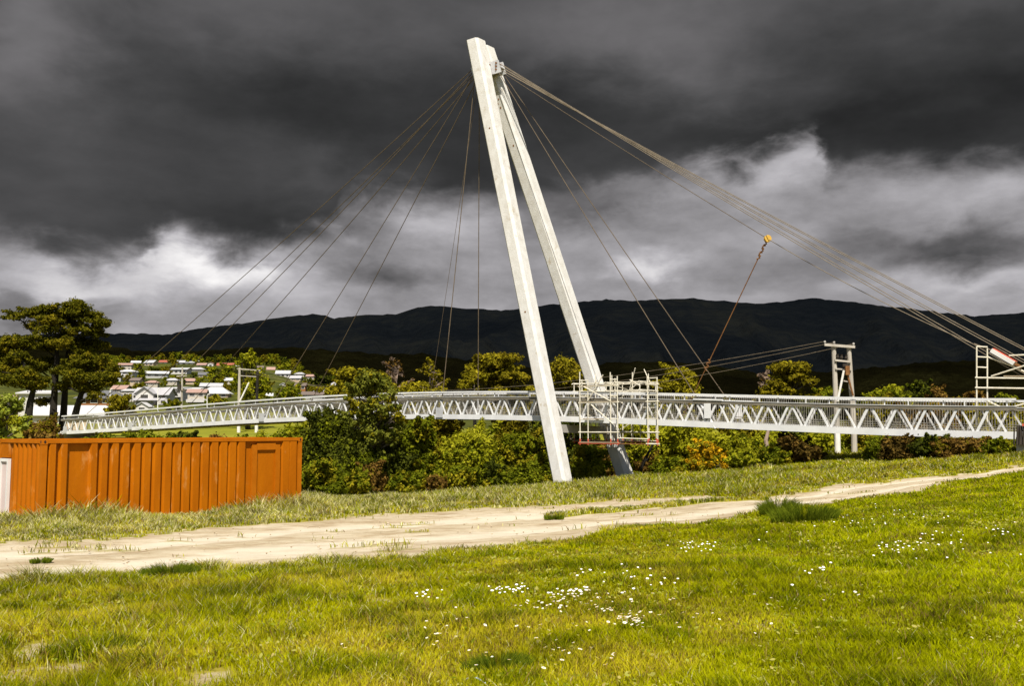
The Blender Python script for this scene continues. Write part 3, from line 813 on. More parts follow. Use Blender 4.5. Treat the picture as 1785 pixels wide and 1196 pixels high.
rr_ = random.Random(31)
for i in range(9):
    t = rr_.uniform(-1.6, 2.8); z = rr_.uniform(0.2, 2.6); o = rr_.choice([2.32, 3.9, 4.35])
    MB().tube([G(t, o, z), G(t + rr_.uniform(-1.3, 1.3), o + rr_.uniform(-0.2, 0.2), z + rr_.uniform(-0.9, 1.2))], 0.03, 6).build('brace', M['scaffold'], s1)
for t0, t1, z in ((-0.3, -3.1, 1.66), (-0.2, -2.9, 2.66), (-0.6, -2.0, 0.62)):
    MB().beam(G(t0, -2.28, z), G(t1, -2.28, z), 0.22, 0.045).build('plank', M['plank'], s1)

pr = thing('timber_prop', tuple(G(-0.6, 4.0, float(ground_z(*G(-0.6, 4.0, 0)[:2])) - 0.1)), 'dark crooked timber prop slanting up to the scaffold\'s outer corner', 'prop')
pb = W(1114, 828, 67.5); pt = W(1143, 766, 67.0)
MB().tube([pb, W(1122, 806, 67.3), W(1130, 790, 67.2), pt], [0.10, 0.11, 0.09, 0.07], 7).build('prop_shaft', M['bark_dark'], pr)
MB().tube([W(1122, 806, 67.3), W(1131, 800, 67.1), W(1137, 789, 67)], [0.07, 0.05, 0.03], 6).build('side_branch', M['bark_dark'], pr)

s2b = W(1722, 735, 48.2)
s2 = thing('access_scaffold', (s2b.x, s2b.y, s2b.z), 'open ladder-like scaffold frame standing under the backstay cables at the near end of the bridge', 'scaffold')
def S2(px, py, d): return W(px, py, d)
for px in (1702.5, 1721): MB().tube([W(px, 742, 48.4), W(px, 604 if px < 1710 else 607, 48.4)], 0.036, 6).build('standard', M['scaffold'], s2)
for px in (1812, 1832): MB().tube([W(px, 742, 46.4), W(px, 610, 46.4)], 0.036, 6).build('standard', M['scaffold'], s2)
for py in (604, 622, 640): MB().tube([W(1702.5, py, 48.4), W(1721, py + 1, 48.4)], 0.032, 6).build('rung', M['scaffold'], s2)
for py, d1 in ((658.5, 46.4), (676, 46.4)): MB().tube([W(1700, py, 48.4), W(1835, py + 2, d1)], 0.038, 6).build('ledger', M['scaffold'], s2)
MB().tube([W(1721, 622, 48.4), W(1764, 638, 47.8), W(1800, 655, 47.2)], 0.04, 6).build('brace', M['scaffold'], s2)
MB().tube([W(1728, 656, 48.2), W(1800, 633, 46.8)], 0.036, 6).build('brace', M['scaffold'], s2)
MB().tube([W(1712, 695, 48.3), W(1742, 709, 47.9)], 0.04, 6).build('brace', M['scaffold'], s2)
MB().tube([W(1768, 709, 47.6), W(1800, 700, 47.2)], 0.036, 6).build('brace', M['scaffold'], s2)
MB().tube([W(1759, 620, 47.7), W(1800, 618, 47.0)], 0.036, 6).build('brace', M['scaffold'], s2)
MB().beam(W(1752, 656, 48.0), W(1835, 656.5, 46.6), 0.5, 0.05).build('platform', M['plank'], s2)

# dark slatted barrier closing the near end of the deck
e0 = W(1766, 776, 46.3)
br = thing('timber_barrier', (e0.x, e0.y, e0.z), 'black slatted timber barrier at the near end of the bridge', 'barrier')
for i, px in enumerate((1767.5, 1774, 1779, 1785, 1791, 1797)):
    MB().beam(W(px, 775 + i * 0.4, 46.3 - 0.1 * i), W(px + (1 if i else 0.5), 742 if i else 746, 46.3 - 0.1 * i), 0.13 if i else 0.05, 0.04, (0, 1, 0)).build('slat', M['black_board'], br)
MB().beam(W(1772, 765, 46.38), W(1800, 768, 45.9), 0.05, 0.1).build('crossbar', M['black_board'], br)
MB().beam(W(1782, 741, 46.0), W(1796, 741, 45.8), 0.08, 0.12).build('hazard_marker', M['scaffold_red'], br)

# ------------------------------------------------------------------ the orange container
def container():
    d1 = 30.8
    A = W(74.0, 766.7, d1); ztop = A.z; zb_ = float(min(ground_z(A.x, A.y), ground_z(-8.2, 38.1))) - 0.02
    L = Vector((0.66, 0.75, 0)).normalized(); Wd = Vector((-L.y, L.x, 0)); Nn = -Wd          # Nn: outward normal of the long side
    def along(px):
        k = (px - 892.5) / F
        # solve (A + s L) on the ray of that column
        kk = k / (math.cos(TH)) if False else k
        c, s_ = math.cos(TH), math.sin(TH)
        # x / (y c + z s) = k
        return (k * (A.y * c + ztop * s_) - A.x) / (L.x - k * L.y * c)
    LEN = along(527); WID = 3.25
    root = thing('shipping_container', (A.x, A.y, zb_), 'bright orange corrugated shipping container standing in long grass by the clay track', 'container')
    P = lambda s, w, z: Vector((A.x, A.y, 0)) + L * s + Wd * w + Vector((0, 0, z))
    rt, pw = 0.115, 0.17
    # corrugated long side
    rib = []
    for px in (94, 114): rib.append(px)
    for px in (166, 184.5, 203, 222, 241, 259, 277, 295, 311.5, 328, 344, 360, 376, 392, 407.5, 423): rib.append(px)
    for px in (500, 512.5): rib.append(px)
    rec = 0.125
    prof = [(pw, 0.02)]
    for px in rib:
        c = along(px); w = 0.118 * (0.6 + 0.55 * along(px) / LEN + 0.1); fl = 0.055
        prof += [(c - w - fl, rec), (c - w, 0.012), (c + w, 0.012), (c + w + fl, rec)]
    prof += [(LEN - pw, 0.02)]
    prof[0] = (pw, rec); prof[-1] = (LEN - pw, rec)
    mb = MB(); n = len(prof); dz = along(443), along(488)
    vs = [P(s, w, zb_ + 0.15) for s, w in prof] + [P(s, w, ztop - rt) for s, w in prof]
    mb.add(vs, [(i, i + 1, n + i + 1, n + i) for i in range(n - 1)])
    mb.build('side_wall', M['orange'], root)
    # back side, roof, floor, far end
    back = MB(); prof2 = [(pw + i * (LEN - 2 * pw) / 88, WID - (0.012 if (i // 2) % 2 else rec)) for i in range(89)]
    n = len(prof2)
    back.add([P(s, w, zb_ + 0.15) for s, w in prof2] + [P(s, w, ztop - rt) for s, w in prof2], [(i + 1, i, n + i, n + i + 1) for i in range(n - 1)])
    back.build('side_wall', M['orange'], root)
    MB().box(P(LEN / 2, WID / 2, ztop - 0.045), L * (LEN / 2 - 0.06), Wd * (WID / 2 - 0.06), Vector((0, 0, 0.02))).build('roof', M['orange'], root)
    MB().box(P(LEN / 2, WID / 2, zb_ + 0.10), L * (LEN / 2 - 0.1), Wd * (WID / 2 - 0.1), Vector((0, 0, 0.04))).build('floor', M['rust'], root)
    # corner posts and castings
    for s in (pw / 2, LEN - pw / 2):
        for w in (pw / 2, WID - pw / 2):
            MB().box(P(s, w, (zb_ + ztop) / 2), L * (pw / 2 - 0.004), Wd * (pw / 2 - 0.004), Vector((0, 0, (ztop - zb_) / 2 - 0.16))).build('corner_post', M['rail_orange'], root)
            for z in (zb_ + 0.08, ztop - 0.075):
                cst = MB().box(P(s, w, z), L * (pw / 2 + 0.006), Wd * (pw / 2 + 0.006), Vector((0, 0, 0.082))).build('corner_casting', M['rail_orange'], root)
                hol = MB()
                for (ax_, ay_, sx) in ((L, Wd, 1), (Wd, L, 1)):
                    sg = -1 if (w if ax_ is Wd else s) < (WID if ax_ is Wd else LEN) / 2 else 1
                    c = P(s, w, z) + ax_ * sg * (pw / 2 + 0.0065)
                    ring = [c + ay_ * (0.036 * math.cos(a)) + Vector((0, 0, 0.052 * math.sin(a))) for a in np.linspace(0, 2 * math.pi, 11)[:-1]]
                    hol.prism([q - ax_ * sg * 0.01 for q in ring], [q + ax_ * sg * 0.003 for q in ring])
                hol.build('lifting_hole', M['black_hole'], cst)
    # rails
    for w in (0.055, WID - 0.055):
        MB().box(P(LEN / 2, w, ztop - rt / 2), L * (LEN / 2 - pw - 0.008), Wd * 0.055, Vector((0, 0, rt / 2))).build('top_rail', M['rail_orange'], root)
        MB().box(P(LEN / 2, w, zb_ + 0.075), L * (LEN / 2 - pw - 0.008), Wd * 0.055, Vector((0, 0, 0.075))).build('bottom_rail', M['rail_orange'], root)
    for s in (0.055, LEN - 0.055):
        MB().box(P(s, WID / 2, ztop - rt / 2), L * 0.055, Wd * (WID / 2 - pw - 0.008), Vector((0, 0, rt / 2))).build('top_rail', M['rail_orange'], root)
        MB().box(P(s, WID / 2, zb_ + 0.075), L * 0.055, Wd * (WID / 2 - pw - 0.008), Vector((0, 0, 0.075))).build('bottom_rail', M['rail_orange'], root)
    # panelled side hatch
    a, b = dz
    hz = ztop - 0.30
    fr = MB()
    for s in (a + 0.06, b - 0.06): fr.box(P(s, 0.06, (zb_ + hz) / 2 + 0.05), L * 0.10, Wd * 0.045, Vector((0, 0, (hz - zb_) / 2)))
    fr.box(P((a + b) / 2, 0.06, hz - 0.02), L * ((b - a) / 2 - 0.165), Wd * 0.044, Vector((0, 0, 0.12)))
    h = fr.build('hatch_frame', M['rail_orange'], root)
    MB().box(P((a + b) / 2, 0.09, (zb_ + hz) / 2), L * ((b - a) / 2 - 0.16), Wd * 0.012, Vector((0, 0, (hz - zb_) / 2 - 0.14))).build('side_hatch', M['orange'], root)
    # near end: corrugated beside a white-framed doorway
    wd0 = 2.42
    prof = [(pw, rec * 0.7)]; k = pw + 0.1
    while k < wd0 - 0.28:
        prof += [(k, rec * 0.7), (k + 0.05, 0.015), (k + 0.16, 0.015), (k + 0.21, rec * 0.7)]; k += 0.335
    prof += [(wd0, rec * 0.7)]
    n = len(prof); mb = MB()
    mb.add([P(d_, w, zb_ + 0.15) for w, d_ in prof] + [P(d_, w, ztop - rt) for w, d_ in prof], [(i + 1, i, n + i, n + i + 1) for i in range(n - 1)])
    mb.build('end_wall', M['orange'], root)
    dh = 2.05
    MB().box(P(0.05, (wd0 + WID - pw) / 2, (zb_ + dh + 0.05 + ztop - rt) / 2), L * 0.03, Wd * ((WID - pw - wd0) / 2 - 0.004), Vector((0, 0, (ztop - rt - zb_ - dh - 0.05) / 2))).build('end_wall', M['orange'], root)
    dr = MB()
    dr.box(P(0.03, wd0 + 0.05, zb_ + dh / 2 + 0.02), L * 0.05, Wd * 0.045, Vector((0, 0, dh / 2)))
    dr.box(P(0.03, WID - pw - 0.05, zb_ + dh / 2 + 0.02), L * 0.05, Wd * 0.045, Vector((0, 0, dh / 2)))
    dr.box(P(0.03, (wd0 + WID - pw) / 2, zb_ + dh - 0.03), L * 0.049, Wd * ((WID - pw - wd0) / 2 - 0.10), Vector((0, 0, 0.05)))
    dfm = dr.build('door_frame', M['white_paint'], root)
    MB().box(P(0.05, (wd0 + WID - pw) / 2, zb_ + dh / 2), L * 0.02, Wd * ((WID - pw - wd0) / 2 - 0.10), Vector((0, 0, dh / 2 - 0.09))).build('door', M['door_pink'], root)
    mb = MB()
    mb.add([P(LEN - 0.05, pw, zb_ + 0.15), P(LEN - 0.05, WID - pw, zb_ + 0.15), P(LEN - 0.05, WID - pw, ztop - rt), P(LEN - 0.05, pw, ztop - rt)], [(0, 1, 2, 3)])
    mb.build('end_wall', M['orange'], root)
    return P, L, Wd, LEN, zb_


CP, CL, CW, CLEN, CZ = container()

# ------------------------------------------------------------------ foliage
def leaf_mesh(name, clumps, leaf, mat, dens=1.0, seed=0, flat=0.35, origin=(0, 0, 0)):
    """many leaf-sized faces through the volume of a set of clumps (x, y, z, rx, ry, rz)"""
    g = np.random.default_rng(seed)
    cs = []; ns = []; sz = []
    for cx, cy, cz, rx, ry, rz in clumps:
        area = 4 * math.pi * ((rx * ry) ** 1.6 / 3 + (rx * rz) ** 1.6 / 3 + (ry * rz) ** 1.6 / 3) ** (1 / 1.6)
        n = int(max(24, dens * 2.4 * area / (leaf * leaf * 0.85)))
        d = g.normal(size=(n, 3)); d /= np.linalg.norm(d, axis=1)[:, None]
        r = 0.30 + 0.70 * np.sqrt(g.random(n))
        stray = g.random(n) < 0.10
        r = np.where(stray, r * (1.05 + 0.35 * g.random(n)), r)
        # lumpy outline: radius varies with direction, with tufts and gaps
        q = d * 2.9 + np.array([cx, cy, cz]) * 0.7
        lump = 0.36 + 1.2 * fbm(q[:, 0] + q[:, 2] * 0.7, q[:, 1] - q[:, 2] * 0.6, seed % 91, 2)
        gap = fbm(q[:, 0] * 1.7 - q[:, 2], q[:, 1] * 1.7 + q[:, 2] * 1.2, seed % 91 + 40, 2)
        keep = (gap > 0.40) | (r < 0.55)
        p = d * (r * lump)[:, None] * np.array([rx, ry, rz]) + np.array([cx, cy, cz])
        nn = d * 0.75 + g.normal(size=(n, 3)) * 0.55 + np.array([0, 0, flat])
        cs.append(p[keep]); ns.append(nn[keep]); sz.append(leaf * (0.55 + 0.8 * g.random(n))[keep])
    c = np.concatenate(cs); nrm = np.concatenate(ns); s = np.concatenate(sz)[:, None]
    nrm /= np.linalg.norm(nrm, axis=1)[:, None]
    a = np.cross(nrm, g.normal(size=c.shape)); a /= np.linalg.norm(a, axis=1)[:, None] + 1e-9
    b = np.cross(nrm, a)
    c = c - np.array(origin)
    v = np.stack([c - a * s * 0.75, c + b * s * 0.42 + nrm * s * 0.1, c + a * s * 0.75, c - b * s * 0.42 + nrm * s * 0.1], 1).reshape(-1, 3)
    m = len(c)
    me = mesh_arrays(name, v, np.arange(4 * m), np.arange(m) * 4, np.full(m, 4), [mat, M[ALT.get(mat.name, 'leaf_green')]])
    # some clumps carry foliage of a second tone, and single leaves of it are mixed in everywhere
    alt = np.concatenate([np.where(g.random(len(k)) < (0.85 if g.random() < 0.22 else 0.03), 1, 0) for k in cs])
    me.polygons.foreach_set('material_index', alt.astype(np.int32))
    return me


ALT = {'leaf_olive': 'leaf_olive_pale', 'leaf_olive_light': 'leaf_olive', 'leaf_green': 'leaf_olive_pale', 'leaf_dark': 'leaf_green', 'leaf_lime': 'leaf_green', 'leaf_willow': 'leaf_lime',
       'leaf_brown': 'leaf_olive', 'leaf_feathery': 'leaf_olive_pale', 'leaf_rust': 'leaf_brown', 'leaf_gorse': 'leaf_olive_pale', 'leaf_pinkish': 'leaf_brown', 'leaf_old_tree': 'leaf_olive'}


def link_mesh(name, me, parent):
    o = bpy.data.objects.new(name, me); COL.objects.link(o); o.parent = parent
    return o


def crook(p0, p1, k=0.06, n=5, seed=0):
    g = random.Random(seed); p0, p1 = Vector(p0), Vector(p1); L = (p1 - p0).length
    return [p0.lerp(p1, i / n) + (Vector((g.uniform(-1, 1), g.uniform(-1, 1), g.uniform(-.3, .3))) * L * k if 0 < i < n else Vector((0, 0, 0))) for i in range(n + 1)]


def limbs(mb, trunk_pts, trunk_r, clumps, seed, r0=0.4, every=1):
    mb.tube(trunk_pts, trunk_r, 8)
    g = random.Random(seed)
    for i, c in enumerate(clumps):
        if i % every: continue
        tgt = Vector(c[:3]) + Vector((0, 0, -c[5] * 0.1))
        best = min(range(len(trunk_pts)), key=lambda j: (trunk_pts[j] - tgt).length + max(0, trunk_pts[j].z - tgt.z + 0.3) * 2)
        p = trunk_pts[best]; r = trunk_r[best] * r0
        path = crook(p, tgt, 0.07, 4, g.randint(0, 9999))
        mb.tube(path, [r, r * .8, r * .6, r * .45, r * .25], 5, False)


SEED = [100]


def clump_cloud(base, H, Wd, style, n, seed):
    g = np.random.default_rng(seed); out = []
    for i in range(n):
        a = g.random() * 2 * math.pi; q = math.sqrt(g.random())
        if style == 'bush':        # skirts to the ground
            h = g.random() ** 0.8; rad = Wd / 2 * (1 - 0.5 * h ** 2) * 0.88
            r = Wd * (0.09 + 0.13 * g.random() ** 1.5); z = H * (0.12 + 0.74 * h)
            rz = min(r * 0.9, H * 0.34)
        elif style == 'round':
            h = g.random(); rad = Wd / 2 * math.sqrt(max(0.08, 1 - (2 * h - 1) ** 2)) * 0.76
            r = Wd * (0.08 + 0.10 * g.random()); z = H * (0.34 + 0.56 * h); rz = r * 0.7
        elif style == 'umbrella':
            h = g.random(); rad = Wd / 2 * (0.95 - 0.45 * h); r = Wd * (0.09 + 0.08 * g.random())
            z = H * (0.5 + 0.42 * h); rz = r * 0.5
        elif style == 'cone':
            h = g.random(); rad = Wd / 2 * (1 - 0.72 * h) * 0.8; r = Wd * (0.16 + 0.09 * g.random()) * (1 - 0.4 * h)
            z = H * (0.22 + 0.68 * h); rz = r * 0.9
        elif style == 'sparse':
            h = g.random(); rad = Wd / 2 * math.sqrt(max(0.1, 1 - (2 * h - 1) ** 2)) * 0.9
            r = Wd * (0.06 + 0.06 * g.random()); z = H * (0.30 + 0.64 * h); rz = r * 0.8
        c = (base[0] + math.cos(a) * q * rad, base[1] + math.sin(a) * q * rad, base[2] + z)
        out.append((*c, r, r, rz))
        if g.random() < 0.6:                       # a leafy shoot breaking the outline
            dv = np.array((math.cos(a) * g.uniform(.3, 1.1), math.sin(a) * g.uniform(.3, 1.1), g.uniform(0.15, 1.0))); dv /= np.linalg.norm(dv)
            if style == 'umbrella': dv[2] *= 0.4
            ln = g.uniform(1.0, 1.7)
            for s_, k in ((0.85, 0.42), (1.12, 0.32), (1.4, 0.22)):
                e = np.array(c) + dv * np.array((r, r, rz)) * s_ * ln / 1.15
                out.append((*e, r * k, r * k, min(rz, r) * k))
    return out


def plant(name, cat, label, px, top, width, d, leafmat, style='bush', barkmat='bark', leaf=None, n=None, group=None, dens=1.0, base_py=None, stems=1, below=0.0):
    """one tree or shrub standing at depth d, its top at photo row top, width in photo pixels"""
    SEED[0] += 1; sd = SEED[0]
    x = W(px, HORIZON, d).x
    if base_py is not None: z0 = W(px, base_py, d).z
    else: z0 = float(ground_z(x, d)) - below
    H = W(px, top, d).z - z0; Wd = width / F * d
    leaf = leaf or 0.0022 * d * 1.05
    root = thing(name, (x, d, z0), label, cat, group)
    b = (x, d, z0)
    n = n or int({'bush': 34, 'round': 40, 'umbrella': 30, 'cone': 22, 'sparse': 40}[style])
    cl = clump_cloud(b, H, Wd, style, n, sd)
    tall = style != 'bush'
    mb = MB(); tr = max(0.05, (0.022 if tall else 0.014) * H)
    if stems == 1:
        tp = crook(b, (x + (random.random() - .5) * Wd * 0.15, d, z0 + H * (0.82 if tall else 0.6)), 0.025, 5, sd)
        limbs(mb, tp, [tr * 1.25, tr, tr * .85, tr * .65, tr * .45, tr * .2], cl, sd, 0.5, 1 if tall else 3)
    else:
        for s in range(stems):
            tp = crook((x + (s - (stems - 1) / 2) * 0.25, d, z0), (x + (s - (stems - 1) / 2) * Wd * 0.28, d + 0.2 * s, z0 + H * 0.85), 0.03, 5, sd + s)
            limbs(mb, tp, [tr, tr * .9, tr * .75, tr * .6, tr * .4, tr * .15], cl[s::stems], sd, 0.5)
    mb.build('trunk' if tall else 'stem', M[barkmat], root, True)
    me = leaf_mesh('crown' if tall else 'foliage', cl, leaf, M[leafmat], dens, sd, origin=ROOT[root])
    link_mesh('crown' if tall else 'foliage', me, root)
    return root


# --- the tall old trees at the left, behind the end of the bridge
def zoomp(X, Y): return X / 4.2727, 500 + Y / 4.2727       # read off an enlargement of that corner
def old_tree(label, trunk, clumps, d, leafmat='leaf_old', r=0.42, group='old trees at the left end of the bridge'):
    SEED[0] += 1
    pts = [W(*zoomp(*q), d) for q in trunk]
    gz = float(ground_z(pts[0].x, d))
    base = Vector((pts[0].x - 0.1, d, min(gz, pts[0].z - 0.4)))
    pts = [base] + pts
    root = thing('old_tree', tuple(base), label, 'tree', group)
    g = np.random.default_rng(SEED[0]); cl = []
    for X, Y, rad in clumps:
        px, py = zoomp(X, Y); rr = rad / 4.2727 / F * d
        dd = d + g.uniform(-2.2, 2.2)
        c = W(px, py, dd)
        cl.append((c.x, c.y, c.z, rr * 1.0, rr * 1.15, rr * 0.62))
        for k in range(8):
            a = g.uniform(0, 6.28); q = rr * g.uniform(0.6, 1.35)
            cl.append((c.x + math.cos(a) * q, c.y + math.sin(a) * q, c.z + g.uniform(-.55, .5) * rr, rr * 0.4, rr * 0.4, rr * 0.26))
    rs = [r * (1.25 - 0.95 * i / (len(pts) - 1)) for i in range(len(pts))]
    mb = MB(); limbs(mb, pts, rs, cl, SEED[0], 0.42, 4)
    mb.build('trunk', M['bark_dark'], root, True)
    link_mesh('crown', leaf_mesh('crown', cl, 0.20, M[leafmat], 1.0, SEED[0], 0.5, origin=ROOT[root]), root)


old_tree('old spreading tree with the lowest, leftmost trunk of the dark clump', [(215, 940), (225, 860), (245, 780), (240, 690), (190, 600), (140, 520)],
         [(60, 470, 85), (120, 420, 85), (190, 400, 70), (30, 545, 80), (150, 520, 80), (230, 700, 70), (60, 620, 85), (20, 690, 75), (270, 740, 60), (190, 640, 70), (120, 700, 70), (300, 690, 50), (10, 430, 60)], 116)
old_tree('old tree whose bare forked limb carries a flat top leaning left over the clump', [(395, 985), (402, 850), (412, 700), (425, 540), (420, 450), (265, 410), (255, 350), (180, 270)],
         [(125, 215, 62), (205, 190, 65), (250, 285, 62), (300, 180, 70), (370, 160, 62), (370, 250, 75), (330, 320, 60), (310, 430, 75), (370, 400, 70), (440, 420, 70), (480, 400, 55), (290, 600, 70), (350, 560, 70), (300, 860, 45), (360, 850, 40)], 121)
old_tree('tallest old tree of the dark clump with a thick straight trunk', [(470, 985), (480, 850), (488, 700), (500, 540), (515, 420), (545, 300), (570, 200)],
         [(560, 130, 70), (500, 180, 75), (620, 170, 72), (690, 230, 78), (770, 265, 62), (450, 230, 70), (560, 265, 85), (640, 320, 80), (720, 330, 70), (690, 425, 80), (600, 430, 80), (490, 330, 75), (640, 480, 70), (740, 430, 50), (540, 200, 80)], 124)
old_tree('old tree at the right of the dark clump on a slanting trunk', [(555, 975), (580, 880), (605, 800), (640, 720), (655, 640), (660, 560)],
         [(510, 590, 70), (610, 550, 75), (690, 545, 75), (770, 590, 80), (820, 660, 62), (740, 680, 75), (660, 620, 80), (560, 660, 75), (690, 760, 65), (480, 620, 65), (850, 620, 50), (600, 730, 65), (710, 810, 45), (470, 740, 55)], 119)

